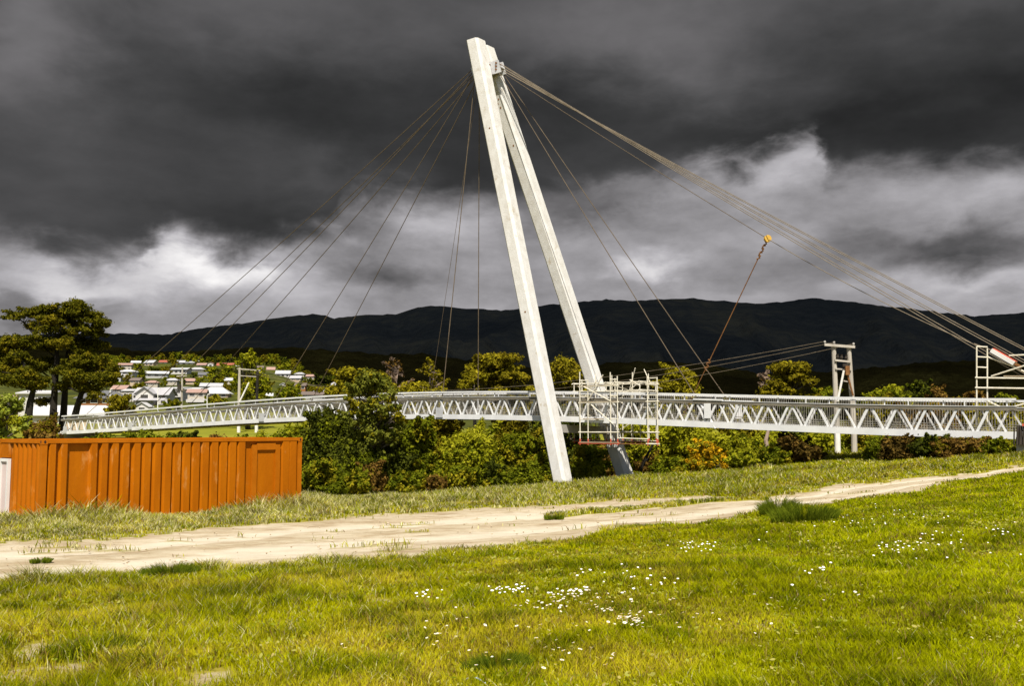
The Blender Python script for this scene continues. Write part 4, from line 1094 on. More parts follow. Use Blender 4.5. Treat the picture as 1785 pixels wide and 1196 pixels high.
# --- trees and shrubs one by one: name, category, label, px, top row, width px, depth, leaves, style, more
PLANTS = [
    ('willow', 'tree', 'bright green willow sapling at the left edge above the container', 14, 676, 78, 62, 'leaf_willow', 'round', dict(n=38)),
    ('shrub', 'shrub', 'golden brown shrub just behind the container\'s left corner', 72, 726, 78, 72, 'leaf_brown', 'bush', {}),
    ('shrub', 'shrub', 'low yellow-green shrub showing over the container\'s roof near the bridge\'s far end', 170, 752, 80, 84, 'leaf_green', 'bush', {}),
    ('shrub', 'shrub', 'dark green shrub over the middle of the container\'s roof', 262, 748, 90, 82, 'leaf_green', 'bush', {}),
    ('shrub', 'shrub', 'deep green shrub above the container\'s roof, under the second bridge joint', 322, 744, 70, 84, 'leaf_dark', 'bush', {}),
    ('shrub', 'shrub', 'small gold-tinged shrub above the container roof between two green ones', 372, 750, 56, 80, 'leaf_brown', 'bush', {}),
    ('shrub', 'shrub', 'green shrub above the container\'s small side hatch', 414, 752, 60, 80, 'leaf_green', 'bush', {}),
    ('shrub', 'shrub', 'bright yellow-green shrub rising above the container\'s right end', 512, 730, 92, 76, 'leaf_lime', 'bush', {}),
    ('shrub', 'shrub', 'yellowish shrub beside the container roof, below the white pole base', 462, 746, 56, 79, 'leaf_lime', 'bush', {}),
    ('conifer_bush', 'bush', 'dense blackish evergreen bush beside the container\'s right end', 582, 714, 118, 66, 'leaf_dark', 'bush', dict(n=90, dens=1.2)),
    ('leafy_tree', 'tree', 'feathery green tree standing in front of the bridge and hiding part of its truss', 652, 636, 112, 63, 'leaf_feathery', 'sparse', dict(n=105, dens=0.95)),
    ('bush', 'bush', 'green bush with glossy clumps right of the tree that hides the truss', 728, 724, 96, 66, 'leaf_green', 'bush', dict(n=80, dens=1.2)),
    ('bush', 'bush', 'dark bush filling the gap beneath the feathery tree', 650, 766, 120, 63.5, 'leaf_dark', 'bush', dict(n=80, dens=1.2)),
    ('bush', 'bush', 'mid green bush low at the container\'s right corner', 560, 808, 96, 56, 'leaf_green', 'bush', {}),
    ('bush', 'bush', 'straggly brown bush in front of the dark ones, left of the pylon', 645, 802, 66, 56.5, 'leaf_brown', 'bush', dict(dens=0.55)),
    ('bush', 'bush', 'low green bush beside the straggly brown one', 612, 822, 80, 54.5, 'leaf_green', 'bush', {}),
    ('bush', 'bush', 'small leafy bush low in the verge between brown bush and dark bush', 705, 826, 70, 56, 'leaf_green', 'bush', {}),
    ('bush', 'bush', 'broad yellow-green bush under the bridge left of the pylon', 822, 750, 118, 64.5, 'leaf_lime', 'bush', dict(n=70)),
    ('bush', 'bush', 'little brownish bush at the foot of the broad yellow-green one', 762, 828, 44, 58, 'leaf_brown', 'bush', {}),
    ('bush', 'bush', 'dark green bush with pale twigs close left of the near pylon leg', 906, 748, 92, 66, 'leaf_green', 'bush', dict(n=70)),
    ('bush', 'bush', 'dark bush low in front of the twiggy green one beside the near pylon leg', 858, 806, 60, 60, 'leaf_dark', 'bush', {}),
    ('bush', 'bush', 'pale green weedy bush low at the near pylon leg', 905, 812, 90, 60, 'leaf_green', 'bush', {}),
    ('bush', 'bush', 'green bush low along the verge beneath the broad yellow-green bush', 812, 818, 80, 59, 'leaf_green', 'bush', {}),
    ('bush', 'bush', 'mid-green bush directly behind the near pylon leg', 955, 750, 70, 74, 'leaf_green', 'bush', {}),
    ('bush', 'bush', 'green bush between the two pylon legs', 1022, 772, 78, 72, 'leaf_green', 'bush', {}),
    ('bush', 'bush', 'brownish bush between the two pylon legs, nearer the far leg', 1056, 764, 66, 76, 'leaf_brown', 'bush', {}),
    ('bush', 'bush', 'low bright bush in the gap between the pylon feet', 1028, 802, 56, 67.5, 'leaf_lime', 'bush', {}),
    ('bush', 'bush', 'large bright green bush under the scaffold\'s right side', 1130, 742, 150, 82, 'leaf_lime', 'bush', dict(n=80)),
    ('bush', 'bush', 'brownish bush behind the crooked timber prop', 1128, 792, 50, 73, 'leaf_brown', 'bush', {}),
    ('bush', 'bush', 'low green bush right of the far pylon leg\'s foot', 1168, 802, 74, 58.5, 'leaf_green', 'bush', {}),
    ('bush', 'bush', 'bright green bush under the bridge behind the yellow flowering gorse', 1232, 744, 120, 80, 'leaf_lime', 'bush', dict(n=30)),
    ('gorse_bush', 'bush', 'gorse bush covered in yellow flowers at the edge of the bank', 1236, 774, 66, 56.5, 'leaf_gorse', 'bush', dict(n=30, dens=1.2)),
    ('bush', 'bush', 'green bush beneath the deck\'s cable gusset, right of the gorse', 1318, 752, 100, 76, 'leaf_lime', 'bush', {}),
    ('bush', 'bush', 'small green bush at the bank\'s edge between gorse and red-brown bush', 1305, 786, 80, 55.0, 'leaf_lime', 'bush', {}),
    ('bush', 'bush', 'red-brown bush on the bank left of the twin-pole structure', 1390, 764, 84, 54.2, 'leaf_rust', 'bush', dict(n=26)),
    ('bush', 'bush', 'leafy green bush growing at the foot of the red-brown bush', 1346, 782, 60, 54.0, 'leaf_green', 'bush', {}),
    ('bush', 'bush', 'yellow-green bush behind the twin poles under the deck', 1430, 754, 84, 70, 'leaf_lime', 'bush', {}),
    ('bush', 'bush', 'dark green bush just right of the twin poles', 1534, 760, 62, 50.8, 'leaf_green', 'bush', {}),
    ('bush', 'bush', 'brown bush under the bridge, second right of the twin poles', 1566, 764, 70, 49.9, 'leaf_rust', 'bush', {}),
    ('bush', 'bush', 'dark bush under the bridge near its right end, left of a brown one', 1622, 763, 78, 49.0, 'leaf_dark', 'bush', {}),
    ('bush', 'bush', 'brown bush beneath the right end of the bridge', 1668, 767, 104, 48.0, 'leaf_brown', 'bush', {}),
    ('bush', 'bush', 'last low green bush on the bank before the barrier', 1728, 770, 80, 47.3, 'leaf_green', 'bush', {}),
    # behind the bridge
    ('leafy_tree', 'tree', 'light olive round tree behind the bridge left of the feathery one', 620, 626, 118, 108, 'leaf_olive_pale', 'round', dict(n=38)),
    ('bare_tree', 'tree', 'nearly bare pinkish tree behind the bridge right of the light olive tree', 690, 622, 66, 118, 'leaf_pinkish', 'sparse', dict(n=70, dens=0.16, barkmat='bark_pale')),
    ('bare_tree', 'tree', 'half-bare grey tree with an olive top behind the bridge', 752, 620, 64, 116, 'leaf_olive', 'sparse', dict(n=64, dens=0.3, barkmat='bark_pale')),
    ('leafy_tree', 'tree', 'low wide olive tree below the two half-bare trees', 736, 648, 104, 104, 'leaf_olive_pale', 'round', {}),
    ('leafy_tree', 'tree', 'wide layered olive tree left of the near pylon leg', 868, 606, 138, 102, 'leaf_olive', 'umbrella', dict(n=57)),
    ('leafy_tree', 'tree', 'lower olive tree at the left shoulder of the wide layered one', 822, 630, 70, 99, 'leaf_olive_pale', 'umbrella', {}),
    ('leafy_tree', 'tree', 'dark olive tree seen between the pylon legs above the deck', 990, 614, 112, 108, 'leaf_olive', 'round', dict(n=38)),
    ('leafy_tree', 'tree', 'dense golden-olive tree right of the scaffold tower', 1186, 628, 96, 92, 'leaf_olive_pale', 'round', dict(n=45)),
    ('leafy_tree', 'tree', 'dark round-topped tree left of the twin-pole structure', 1376, 618, 104, 94, 'leaf_olive', 'umbrella', dict(n=57)),
    ('bare_tree', 'tree', 'small pinkish bare-twigged tree at the left side of the dark round-topped tree', 1336, 640, 52, 97, 'leaf_pinkish', 'sparse', dict(n=50, dens=0.2, barkmat='bark_pale')),
    ('leafy_tree', 'tree', 'light green tree just behind the twin poles', 1440, 664, 64, 100, 'leaf_green', 'round', {}),
    ('leafy_tree', 'tree', 'bright green bushy tree right of the twin poles', 1548, 664, 104, 98, 'leaf_lime', 'round', dict(n=38)),
    ('leafy_tree', 'tree', 'dark green domed tree behind the bright bushy one', 1606, 656, 62, 112, 'leaf_dark', 'round', {}),
    ('leafy_tree', 'tree', 'brown-tipped tree above the handrail left of the ladder-like scaffold', 1634, 668, 52, 104, 'leaf_brown', 'round', {}),
    ('leafy_tree', 'tree', 'low brownish tree behind the foot of the ladder-like scaffold', 1690, 678, 74, 102, 'leaf_brown', 'umbrella', {}),
    ('leafy_tree', 'tree', 'dark green tree at the right edge under the backstays', 1756, 676, 80, 106, 'leaf_green', 'round', {}),
    ('bush', 'bush', 'green bush seen through the truss right of the scaffold tower', 1150, 694, 110, 98, 'leaf_green', 'bush', {}),
    ('bush', 'bush', 'olive bush seen through the truss under the dark round-topped tree', 1300, 696, 120, 94, 'leaf_olive_pale', 'bush', {}),
    ('bush', 'bush', 'dark bush seen through the truss left of the twin poles', 1395, 698, 110, 90, 'leaf_dark', 'bush', {}),
    ('bush', 'bush', 'olive bush seen through the truss right of the twin poles', 1520, 700, 120, 88, 'leaf_olive', 'bush', {}),
    ('bush', 'bush', 'golden-brown bush seen through the truss near the ladder-like scaffold', 1620, 706, 130, 86, 'leaf_brown', 'bush', {}),
    ('bush', 'bush', 'olive-brown bush seen through the last bays of the truss', 1725, 704, 120, 84, 'leaf_olive_pale', 'bush', {}),
    ('bush', 'bush', 'dark bush seen through the truss between near pylon leg and scaffold', 985, 700, 120, 98, 'leaf_dark', 'bush', {}),
    ('bush', 'bush', 'dark bush seen through the truss left of the near pylon leg', 890, 704, 110, 96, 'leaf_olive', 'bush', {}),
    ('bush', 'bush', 'olive bush seen through the truss right of the feathery tree', 770, 700, 100, 102, 'leaf_olive', 'bush', {}),
    ('lime_tree', 'tree', 'sparse yellow-green tree with two dark stems beside the left twin-pole structure', 432, 614, 92, 158, 'leaf_lime', 'sparse', dict(n=26, stems=2, barkmat='bark_dark', dens=1.0)),
    ('leafy_tree', 'tree', 'rounded green-gold tree in front of the slate-roofed house', 207, 686, 50, 163, 'leaf_olive_pale', 'bush', {}),
    ('leafy_tree', 'tree', 'green tree at the foot of the white gabled house\'s right side', 300, 696, 26, 200, 'leaf_green', 'bush', {}),
    ('hedge', 'hedge', 'clipped dark green hedge below the house with the gleaming roof', 376, 693, 40, 268, 'leaf_green', 'bush', {}),
    ('leafy_tree', 'tree', 'olive tree at the bottom of the hillside right of the sparse yellow-green tree', 500, 676, 60, 240, 'leaf_green', 'bush', {}),
    ('leafy_tree', 'tree', 'dark green tree behind the rooftops left of the light olive tree', 560, 650, 44, 420, 'leaf_dark', 'round', {}),
]
for nm, cat, lb, px, top, wd, d, lm, stl, kw in PLANTS:
    plant(nm, cat, lb, px, top, wd, d, lm, stl, **kw)

# a pale dead stem standing under the deck left of the red-brown bush
ds = hit(1336, 806); b0 = W(1336, 803, 67.5)
dead = thing('dead_stem', tuple(b0), 'pale dead tree stem standing under the deck left of the red-brown bush', 'dead tree')
MB().tube([b0 - Vector((0, 0, .4)), W(1338, 785, 67.5), W(1335, 768, 67.5), W(1340, 748, 67.5), W(1337, 742, 67.4)], [0.16, 0.13, 0.14, 0.10, 0.05], 7).build('stem', M['bark_pale'], dead)

# ------------------------------------------------------------------ power poles and wires
hd_ = 62.0
pp = thing('power_pole', tuple(W(1475, 797, hd_)), 'twin-pole power structure with whitewashed feet standing just behind the bridge', 'power pole', 'twin-pole power structures')
gzp = lambda px, d: float(ground_z(W(px, HORIZON, d).x, d))
for px0, px1, top in ((1460.5, 1453, 600), (1489.5, 1479.5, 604)):
    g0 = W(px0, 798, hd_); g0.z = min(g0.z, gzp(px0, hd_)) - 0.3
    md = W(px0 - 1, 752, hd_)
    MB().tube([g0, md], [0.185, 0.175], 10).build('pole_foot', M['pole_white' if px0 < 1470 else 'pole'], pp)
    MB().tube([md, W(px1, top, hd_)], [0.176, 0.135], 10).build('pole', M['pole'], pp)
MB().beam(W(1437, 601, hd_ - 0.2), W(1490, 605, hd_ - 0.2), 0.12, 0.16).build('crossarm', M['pole'], pp)
MB().beam(W(1455, 628, hd_ - 0.2), W(1483, 631, hd_ - 0.2), 0.10, 0.12).build('crossarm', M['pole'], pp)
MB().beam(W(1456, 643, hd_ - 0.2), W(1484, 645, hd_ - 0.2), 0.08, 0.08).build('crossarm', M['pole'], pp)
MB().beam(W(1470, 664, hd_ - 0.2), W(1480, 666, hd_ - 0.2), 0.08, 0.08).build('crossarm', M['pole'], pp)
MB().tube([W(1460, 700, hd_ - 0.3), W(1471, 646, hd_ - 0.3)], 0.07, 7).build('strut', M['pole_white'], pp)
MB().tube([W(1487, 690, hd_ - 0.3), W(1474, 640, hd_ - 0.3)], 0.06, 7).build('strut', M['rust'], pp)
for i, px in enumerate((1460, 1467, 1475)):
    c = W(px, 622 + i * 0.7, hd_ - 0.2)
    MB().tube([c - Vector((0, 0, .14)), c - Vector((0, 0, .04)), c + Vector((0, 0, .06)), c + Vector((0, 0, .16))], [0.06, 0.11, 0.07, 0.10], 8).build('insulator', M['black_board'], pp)
for i, px in enumerate((1438, 1454, 1488)):
    c = W(px, 600.2 + (px - 1437) * 0.07, hd_ - 0.2)
    MB().tube([c, c + Vector((0, 0, .10)), c + Vector((0, 0, .13)), c + Vector((0, 0, .22))], [0.05, 0.04, 0.08, 0.05], 8).build('insulator', M['concrete_grey'], pp)
MB().box(W(1477, 646, hd_ - 0.35), (0.13, 0, 0), (0, 0.1, 0), (0, 0, 0.28)).build('fuse_box', M['rust'], pp)
MB().box(W(1473, 637, hd_ - 0.3), (0.16, 0, 0), (0, 0.08, 0), (0, 0, 0.09)).build('switch', M['black_board'], pp)

ld = 150.0
lp = thing('power_pole', (W(431, 760, ld).x, ld, gzp(431, ld) - 0.1), 'twin-pole power structure with a pale diagonal brace at the far left bank', 'power pole', 'twin-pole power structures')
for px0, px1, top in ((416, 417.5, 641), (447, 449, 645)):
    g0 = W(px0, 762, ld); g0.z = min(g0.z, gzp(px0, ld)) - 0.3
    MB().tube([g0, W(px0, 735, ld)], [0.26, 0.25], 8).build('pole_foot', M['pole_white'], lp)
    MB().tube([W(px0, 735, ld), W(px1, top, ld)], [0.25, 0.18], 8).build('pole', M['pole' if px0 < 430 else 'bark_dark'], lp)
MB().beam(W(413, 643, ld), W(454, 646, ld), 0.14, 0.16).build('crossarm', M['pole'], lp)
MB().beam(W(416, 655, ld), W(450, 657, ld), 0.10, 0.12).build('crossarm', M['pole'], lp)
MB().tube([W(418, 700, ld - .3), W(434, 667, ld - .3)], 0.13, 6).build('strut', M['white_paint'], lp)

for i, (ax0, ax1, yy, bb) in enumerate(((1438, 1440, 601, 413), (1454, 1454, 602.5, 434), (1488, 1488, 605, 456))):
    w0 = W(ax0, yy, hd_ - 0.2) + Vector((0, 0, .2)); w1 = W(bb, 643, ld)
    pts = sag(w0, w1, 3.2 + 0.5 * i, 30)
    o = MB().tube(pts, 0.018, 5).build('power_line', M['cable_bright'], None, origin=tuple(w0))
    tag(o, ['upper thin power line from the tip of the twin poles\' crossarm', 'thin power line leaving the left one of the twin poles', 'thin power line leaving the right one of the twin poles'][i], 'power line', 'power lines between the twin-pole structures')

sp = thing('utility_pole', (W(316, 735, 205).x, 205, gzp(316, 205) - .1), 'single grey timber utility pole with two crossarms among the houses', 'utility pole')
MB().tube([W(316, 735, 205), W(318, 640, 205)], [0.24, 0.17], 8).build('pole', M['pole'], sp)
for py, w in ((656, 9), (681, 8)):
    MB().beam(W(317 - w, py, 204.7), W(317 + w, py - 0.5, 204.7), 0.16, 0.18).build('crossarm', M['bark' if py > 660 else 'pole'], sp)
MB().box(W(312.5, 675, 204.6), (0.35, 0, 0), (0, .2, 0), (0, 0, .5)).build('transformer', M['black_board'], sp)


def lamp(label, px, top, base, d):
    t = thing('street_lamp', tuple(W(px, base, d)), label, 'street lamp', 'thin street lamps among the houses')
    MB().tube([W(px, base, d), W(px, top + 2, d), W(px + 1.2, top, d)], [0.12, 0.09, 0.07], 6).build('lamp_post', M['white_paint'], t)
    MB().beam(W(px + 1, top, d), W(px + 4.5, top - 0.6, d), 0.25, 0.14).build('lamp_head', M['white_paint'], t)


lamp('thin white street lamp beside the slate-roofed house', 192, 679, 710, 215)
lamp('thin pale street lamp before the white gabled house', 275, 678, 716, 225)
lamp('thin street lamp between the gleaming roof and the bridge', 361, 688, 712, 240)

# ------------------------------------------------------------------ houses on the hillside
HM = {}
HW = {}
def hm(key, c):
    if key not in HM:
        d = tuple(x * 0.86 for x in c)
        HM[key] = mat_surface(key, d, c, 0.6, 0.75, 4)
    return HM[key]


WALLC = {'white': (0.47, 0.445, 0.42), 'cream': (0.38, 0.335, 0.27), 'grey': (0.36, 0.35, 0.34), 'pink': (0.50, 0.36, 0.29), 'brown': (0.24, 0.10, 0.03), 'tan': (0.42, 0.32, 0.22)}
ROOFC = {'white': (0.44, 0.43, 0.43), 'grey': (0.34, 0.33, 0.34), 'slate': (0.11, 0.11, 0.115), 'red': (0.28, 0.08, 0.05), 'pink': (0.30, 0.19, 0.155), 'silver': (0.36, 0.36, 0.375), 'dark': (0.13, 0.10, 0.085)}
M['pane'] = mat_surface('window_pane', (0.03, 0.028, 0.028), (0.06, 0.055, 0.05), 2, 0.15, spec=0.5)


def house(label, px, base_py, wpx, d, hpx, rpx, wall, roof, kind='gable', rot=0.0, nwin=3, deep=0.8, name='house', chimney=False, storeys=1):
    """house whose wall is wpx by hpx photo pixels, roof rpx tall; kind: gable, front, hip, flat"""
    HW[label] = wpx * 0.5
    k = d / F; w = wpx * k; h = hpx * k; rh = rpx * k; dep = max(3.0, w * deep)
    x = W(px, HORIZON, d).x; z = W(px, base_py, d).z
    root = thing(name, (x, d, z), label, 'house' if name == 'house' else 'building', 'houses on the hillside')
    ex = Vector((math.cos(rot), math.sin(rot), 0)); ey = Vector((-ex.y, ex.x, 0)); o = Vector((x, d, z))
    Q = lambda a, b, c: o + ex * a + ey * b + Vector((0, 0, c))
    wm, rm = hm(wall + '_wall', WALLC[wall]), hm(roof + '_roof', ROOFC[roof])
    a, b = w / 2, dep; dn = -4.0
    mb = MB()
    mb.prism([Q(-a, 0, dn), Q(a, 0, dn), Q(a, b, dn), Q(-a, b, dn)], [Q(-a, 0, h), Q(a, 0, h), Q(a, b, h), Q(-a, b, h)])
    if kind == 'gable': mb.add([Q(-a, 0, h), Q(-a, b, h), Q(-a, b / 2, h + rh * 0.97), Q(a, 0, h), Q(a, b, h), Q(a, b / 2, h + rh * 0.97)], [(0, 1, 2), (3, 5, 4)])
    if kind == 'front': mb.add([Q(-a, 0, h), Q(a, 0, h), Q(0, 0, h + rh * 0.97), Q(-a, b, h), Q(a, b, h), Q(0, b, h + rh * 0.97)], [(0, 1, 2), (3, 5, 4)])
    mb.build('wall', wm, root)
    ov = min(0.6, w * 0.06) + 0.15; e = 0.16
    rf = MB()
    if kind == 'gable':
        for s in (0, 1):
            yy = -ov if s == 0 else b + ov; zz = h - ov * rh / (b / 2)
            pts = [Q(-a - ov, yy, zz), Q(a + ov, yy, zz), Q(a + ov, b / 2, h + rh), Q(-a - ov, b / 2, h + rh)]
            rf.prism(pts, [p + Vector((0, 0, e)) for p in pts])
    elif kind == 'front':
        for s in (-1, 1):
            zz = h - ov * rh / a
            pts = [Q(s * (a + ov), -ov, zz), Q(s * (a + ov), b + ov, zz), Q(0, b + ov, h + rh), Q(0, -ov, h + rh)]
            rf.prism(pts, [p + Vector((0, 0, e)) for p in pts])
    elif kind == 'hip':
        r2 = min(a * 0.55, b / 2)
        lo_ = [Q(-a - ov, -ov, h), Q(a + ov, -ov, h), Q(a + ov, b + ov, h), Q(-a - ov, b + ov, h)]
        rf.add([p - Vector((0, 0, e)) for p in lo_] + lo_ + [Q(-a + r2, b / 2, h + rh), Q(a - r2, b / 2, h + rh)],
               [(0, 3, 2, 1), (0, 1, 5, 4), (1, 2, 6, 5), (2, 3, 7, 6), (3, 0, 4, 7), (4, 5, 9, 8), (5, 6, 9), (6, 7, 8, 9), (7, 4, 8)])
    else:
        pts = [Q(-a - ov, -ov, h), Q(a + ov, -ov, h), Q(a + ov, b + ov, h + rh), Q(-a - ov, b + ov, h + rh)]
        rf.prism(pts, [p + Vector((0, 0, e * 1.6)) for p in pts])
    ro = rf.build('roof', rm, root)
    if chimney:
        c = Q(a * 0.45, b * 0.5, h + rh + 0.3); MB().box(c, ex * 0.35, ey * 0.35, Vector((0, 0, 0.8))).build('chimney', hm('tan_wall', WALLC['tan']), ro)
    sh = h / storeys
    for fl in range(storeys):
        for i in range(nwin):
            cx = -a + w * (i + 0.5) / nwin; ww = w / nwin * (0.30 if (i + fl) % 2 else 0.22)
            cz = sh * (fl + 0.54); wh = sh * 0.24
            fr = MB().box(Q(cx, -0.03, cz), ex * (ww + 0.1), ey * 0.05, Vector((0, 0, wh + 0.1))).build('window', M['white_paint'], root)
            MB().box(Q(cx, -0.07, cz), ex * ww, ey * 0.03, Vector((0, 0, wh))).build('pane', M['pane'], fr)
    return root, Q, (a, b, h, rh), (wm, rm)


# nearest row
r, Q, (a, b, h, rh), (wm, rm) = house('white two-storey house with a front gable and grey tiled roof', 262, 706, 56, 290, 19, 11, 'white', 'grey', 'gable', 0.0, 4, 0.7, storeys=2)
gw = a * 0.55
mb = MB(); mb.prism([Q(-gw - 1.2, -2.2, -4), Q(gw - 1.2, -2.2, -4), Q(gw - 1.2, 0.5, -4), Q(-gw - 1.2, 0.5, -4)], [Q(-gw - 1.2, -2.2, h + .2), Q(gw - 1.2, -2.2, h + .2), Q(gw - 1.2, 0.5, h + .2), Q(-gw - 1.2, 0.5, h + .2)])
mb.add([Q(-gw - 1.2, -2.2, h + .2), Q(gw - 1.2, -2.2, h + .2), Q(-1.2, -2.2, h + rh)], [(0, 1, 2)]); mb.build('gable_front', wm, r)
mb = MB()
for s in (-1, 1):
    pts = [Q(-1.2 + s * (gw + .5), -2.8, h - .2), Q(-1.2 + s * (gw + .5), b * .4, h - .2), Q(-1.2, b * .4, h + rh + .1), Q(-1.2, -2.8, h + rh + .1)]
    mb.prism(pts, [p + Vector((0, 0, .16)) for p in pts])
mb.build('gable_roof', rm, r)
f = MB().box(Q(-1.2, -2.24, h * 0.72), (1.3, 0, 0), (0, .05, 0), (0, 0, .75)).build('window', M['white_paint'], r)
MB().box(Q(-1.2, -2.28, h * 0.72), (1.1, 0, 0), (0, .03, 0), (0, 0, .6)).build('pane', M['pane'], f)
pts = [Q(-a * .95, -4.4, h * 0.36), Q(a * 1.12, -4.4, h * 0.36), Q(a * 1.12, -2.0, h * 0.56), Q(-a * .95, -2.0, h * 0.56)]
MB().prism(pts, [p + Vector((0, 0, .16)) for p in pts]).build('porch_roof', rm, r)
house('cream flat-roofed house tucked behind the left side of the white gabled house', 221, 700, 20, 306, 18, 3, 'cream', 'white', 'flat', 0, 2)
r, Q, (a, b, h, rh), (wm, rm) = house('cream flat-topped house with a long balcony right of the white gabled house', 297, 700, 38, 312, 22, 3, 'white', 'white', 'flat', -0.1, 3, storeys=2)
MB().box(Q(0, -1.0, h * 0.46), (a * 1.1, 0, 0), (0, 1.0, 0), (0, 0, .5)).build('balcony', wm, r)
r, Q, (a, b, h, rh), (wm, rm) = house('cream two-storey house with a pale balcony behind the grey utility pole', 341, 703, 30, 300, 19, 5, 'cream', 'pink', 'gable', 0.15, 2, storeys=2)
MB().box(Q(0.5, -1.1, h * 0.2), (a * 1.2, 0, 0), (0, 1.1, 0), (0, 0, .45)).build('balcony', hm('white_wall', WALLC['white']), r)
house('pink-walled house under a gleaming white roof', 372, 694, 46, 330, 8, 12, 'pink', 'white', 'hip', 0.1, 3)  # pinkish tiles coloured white: their bright reflection is painted into the roof
house('small white garage with a front gable at the foot of the white house', 246, 716, 24, 262, 7, 7, 'white', 'white', 'front', 0.0, 1)
house('low brown house with a dark slate hipped roof behind the old trees', 172, 706, 74, 226, 12, 14, 'brown', 'slate', 'hip', 0.12, 4, 0.6)
house('long low building with a broad white roof behind the old trees', 122, 734, 132, 176, 13, 13, 'white', 'white', 'gable', 0.0, 0, 0.35, name='long_building')
house('white house with tall windows between the old trees\' trunks', 60, 709, 56, 208, 22, 6, 'white', 'white', 'flat', 0.1, 4)
house('pale roofed house at the left edge behind the willow', 4, 712, 30, 218, 14, 8, 'pink', 'pink', 'gable', 0, 2)
house('small pink-roofed house left of the white gabled house', 204, 687, 26, 342, 9, 6, 'cream', 'pink', 'gable', -0.15, 2)
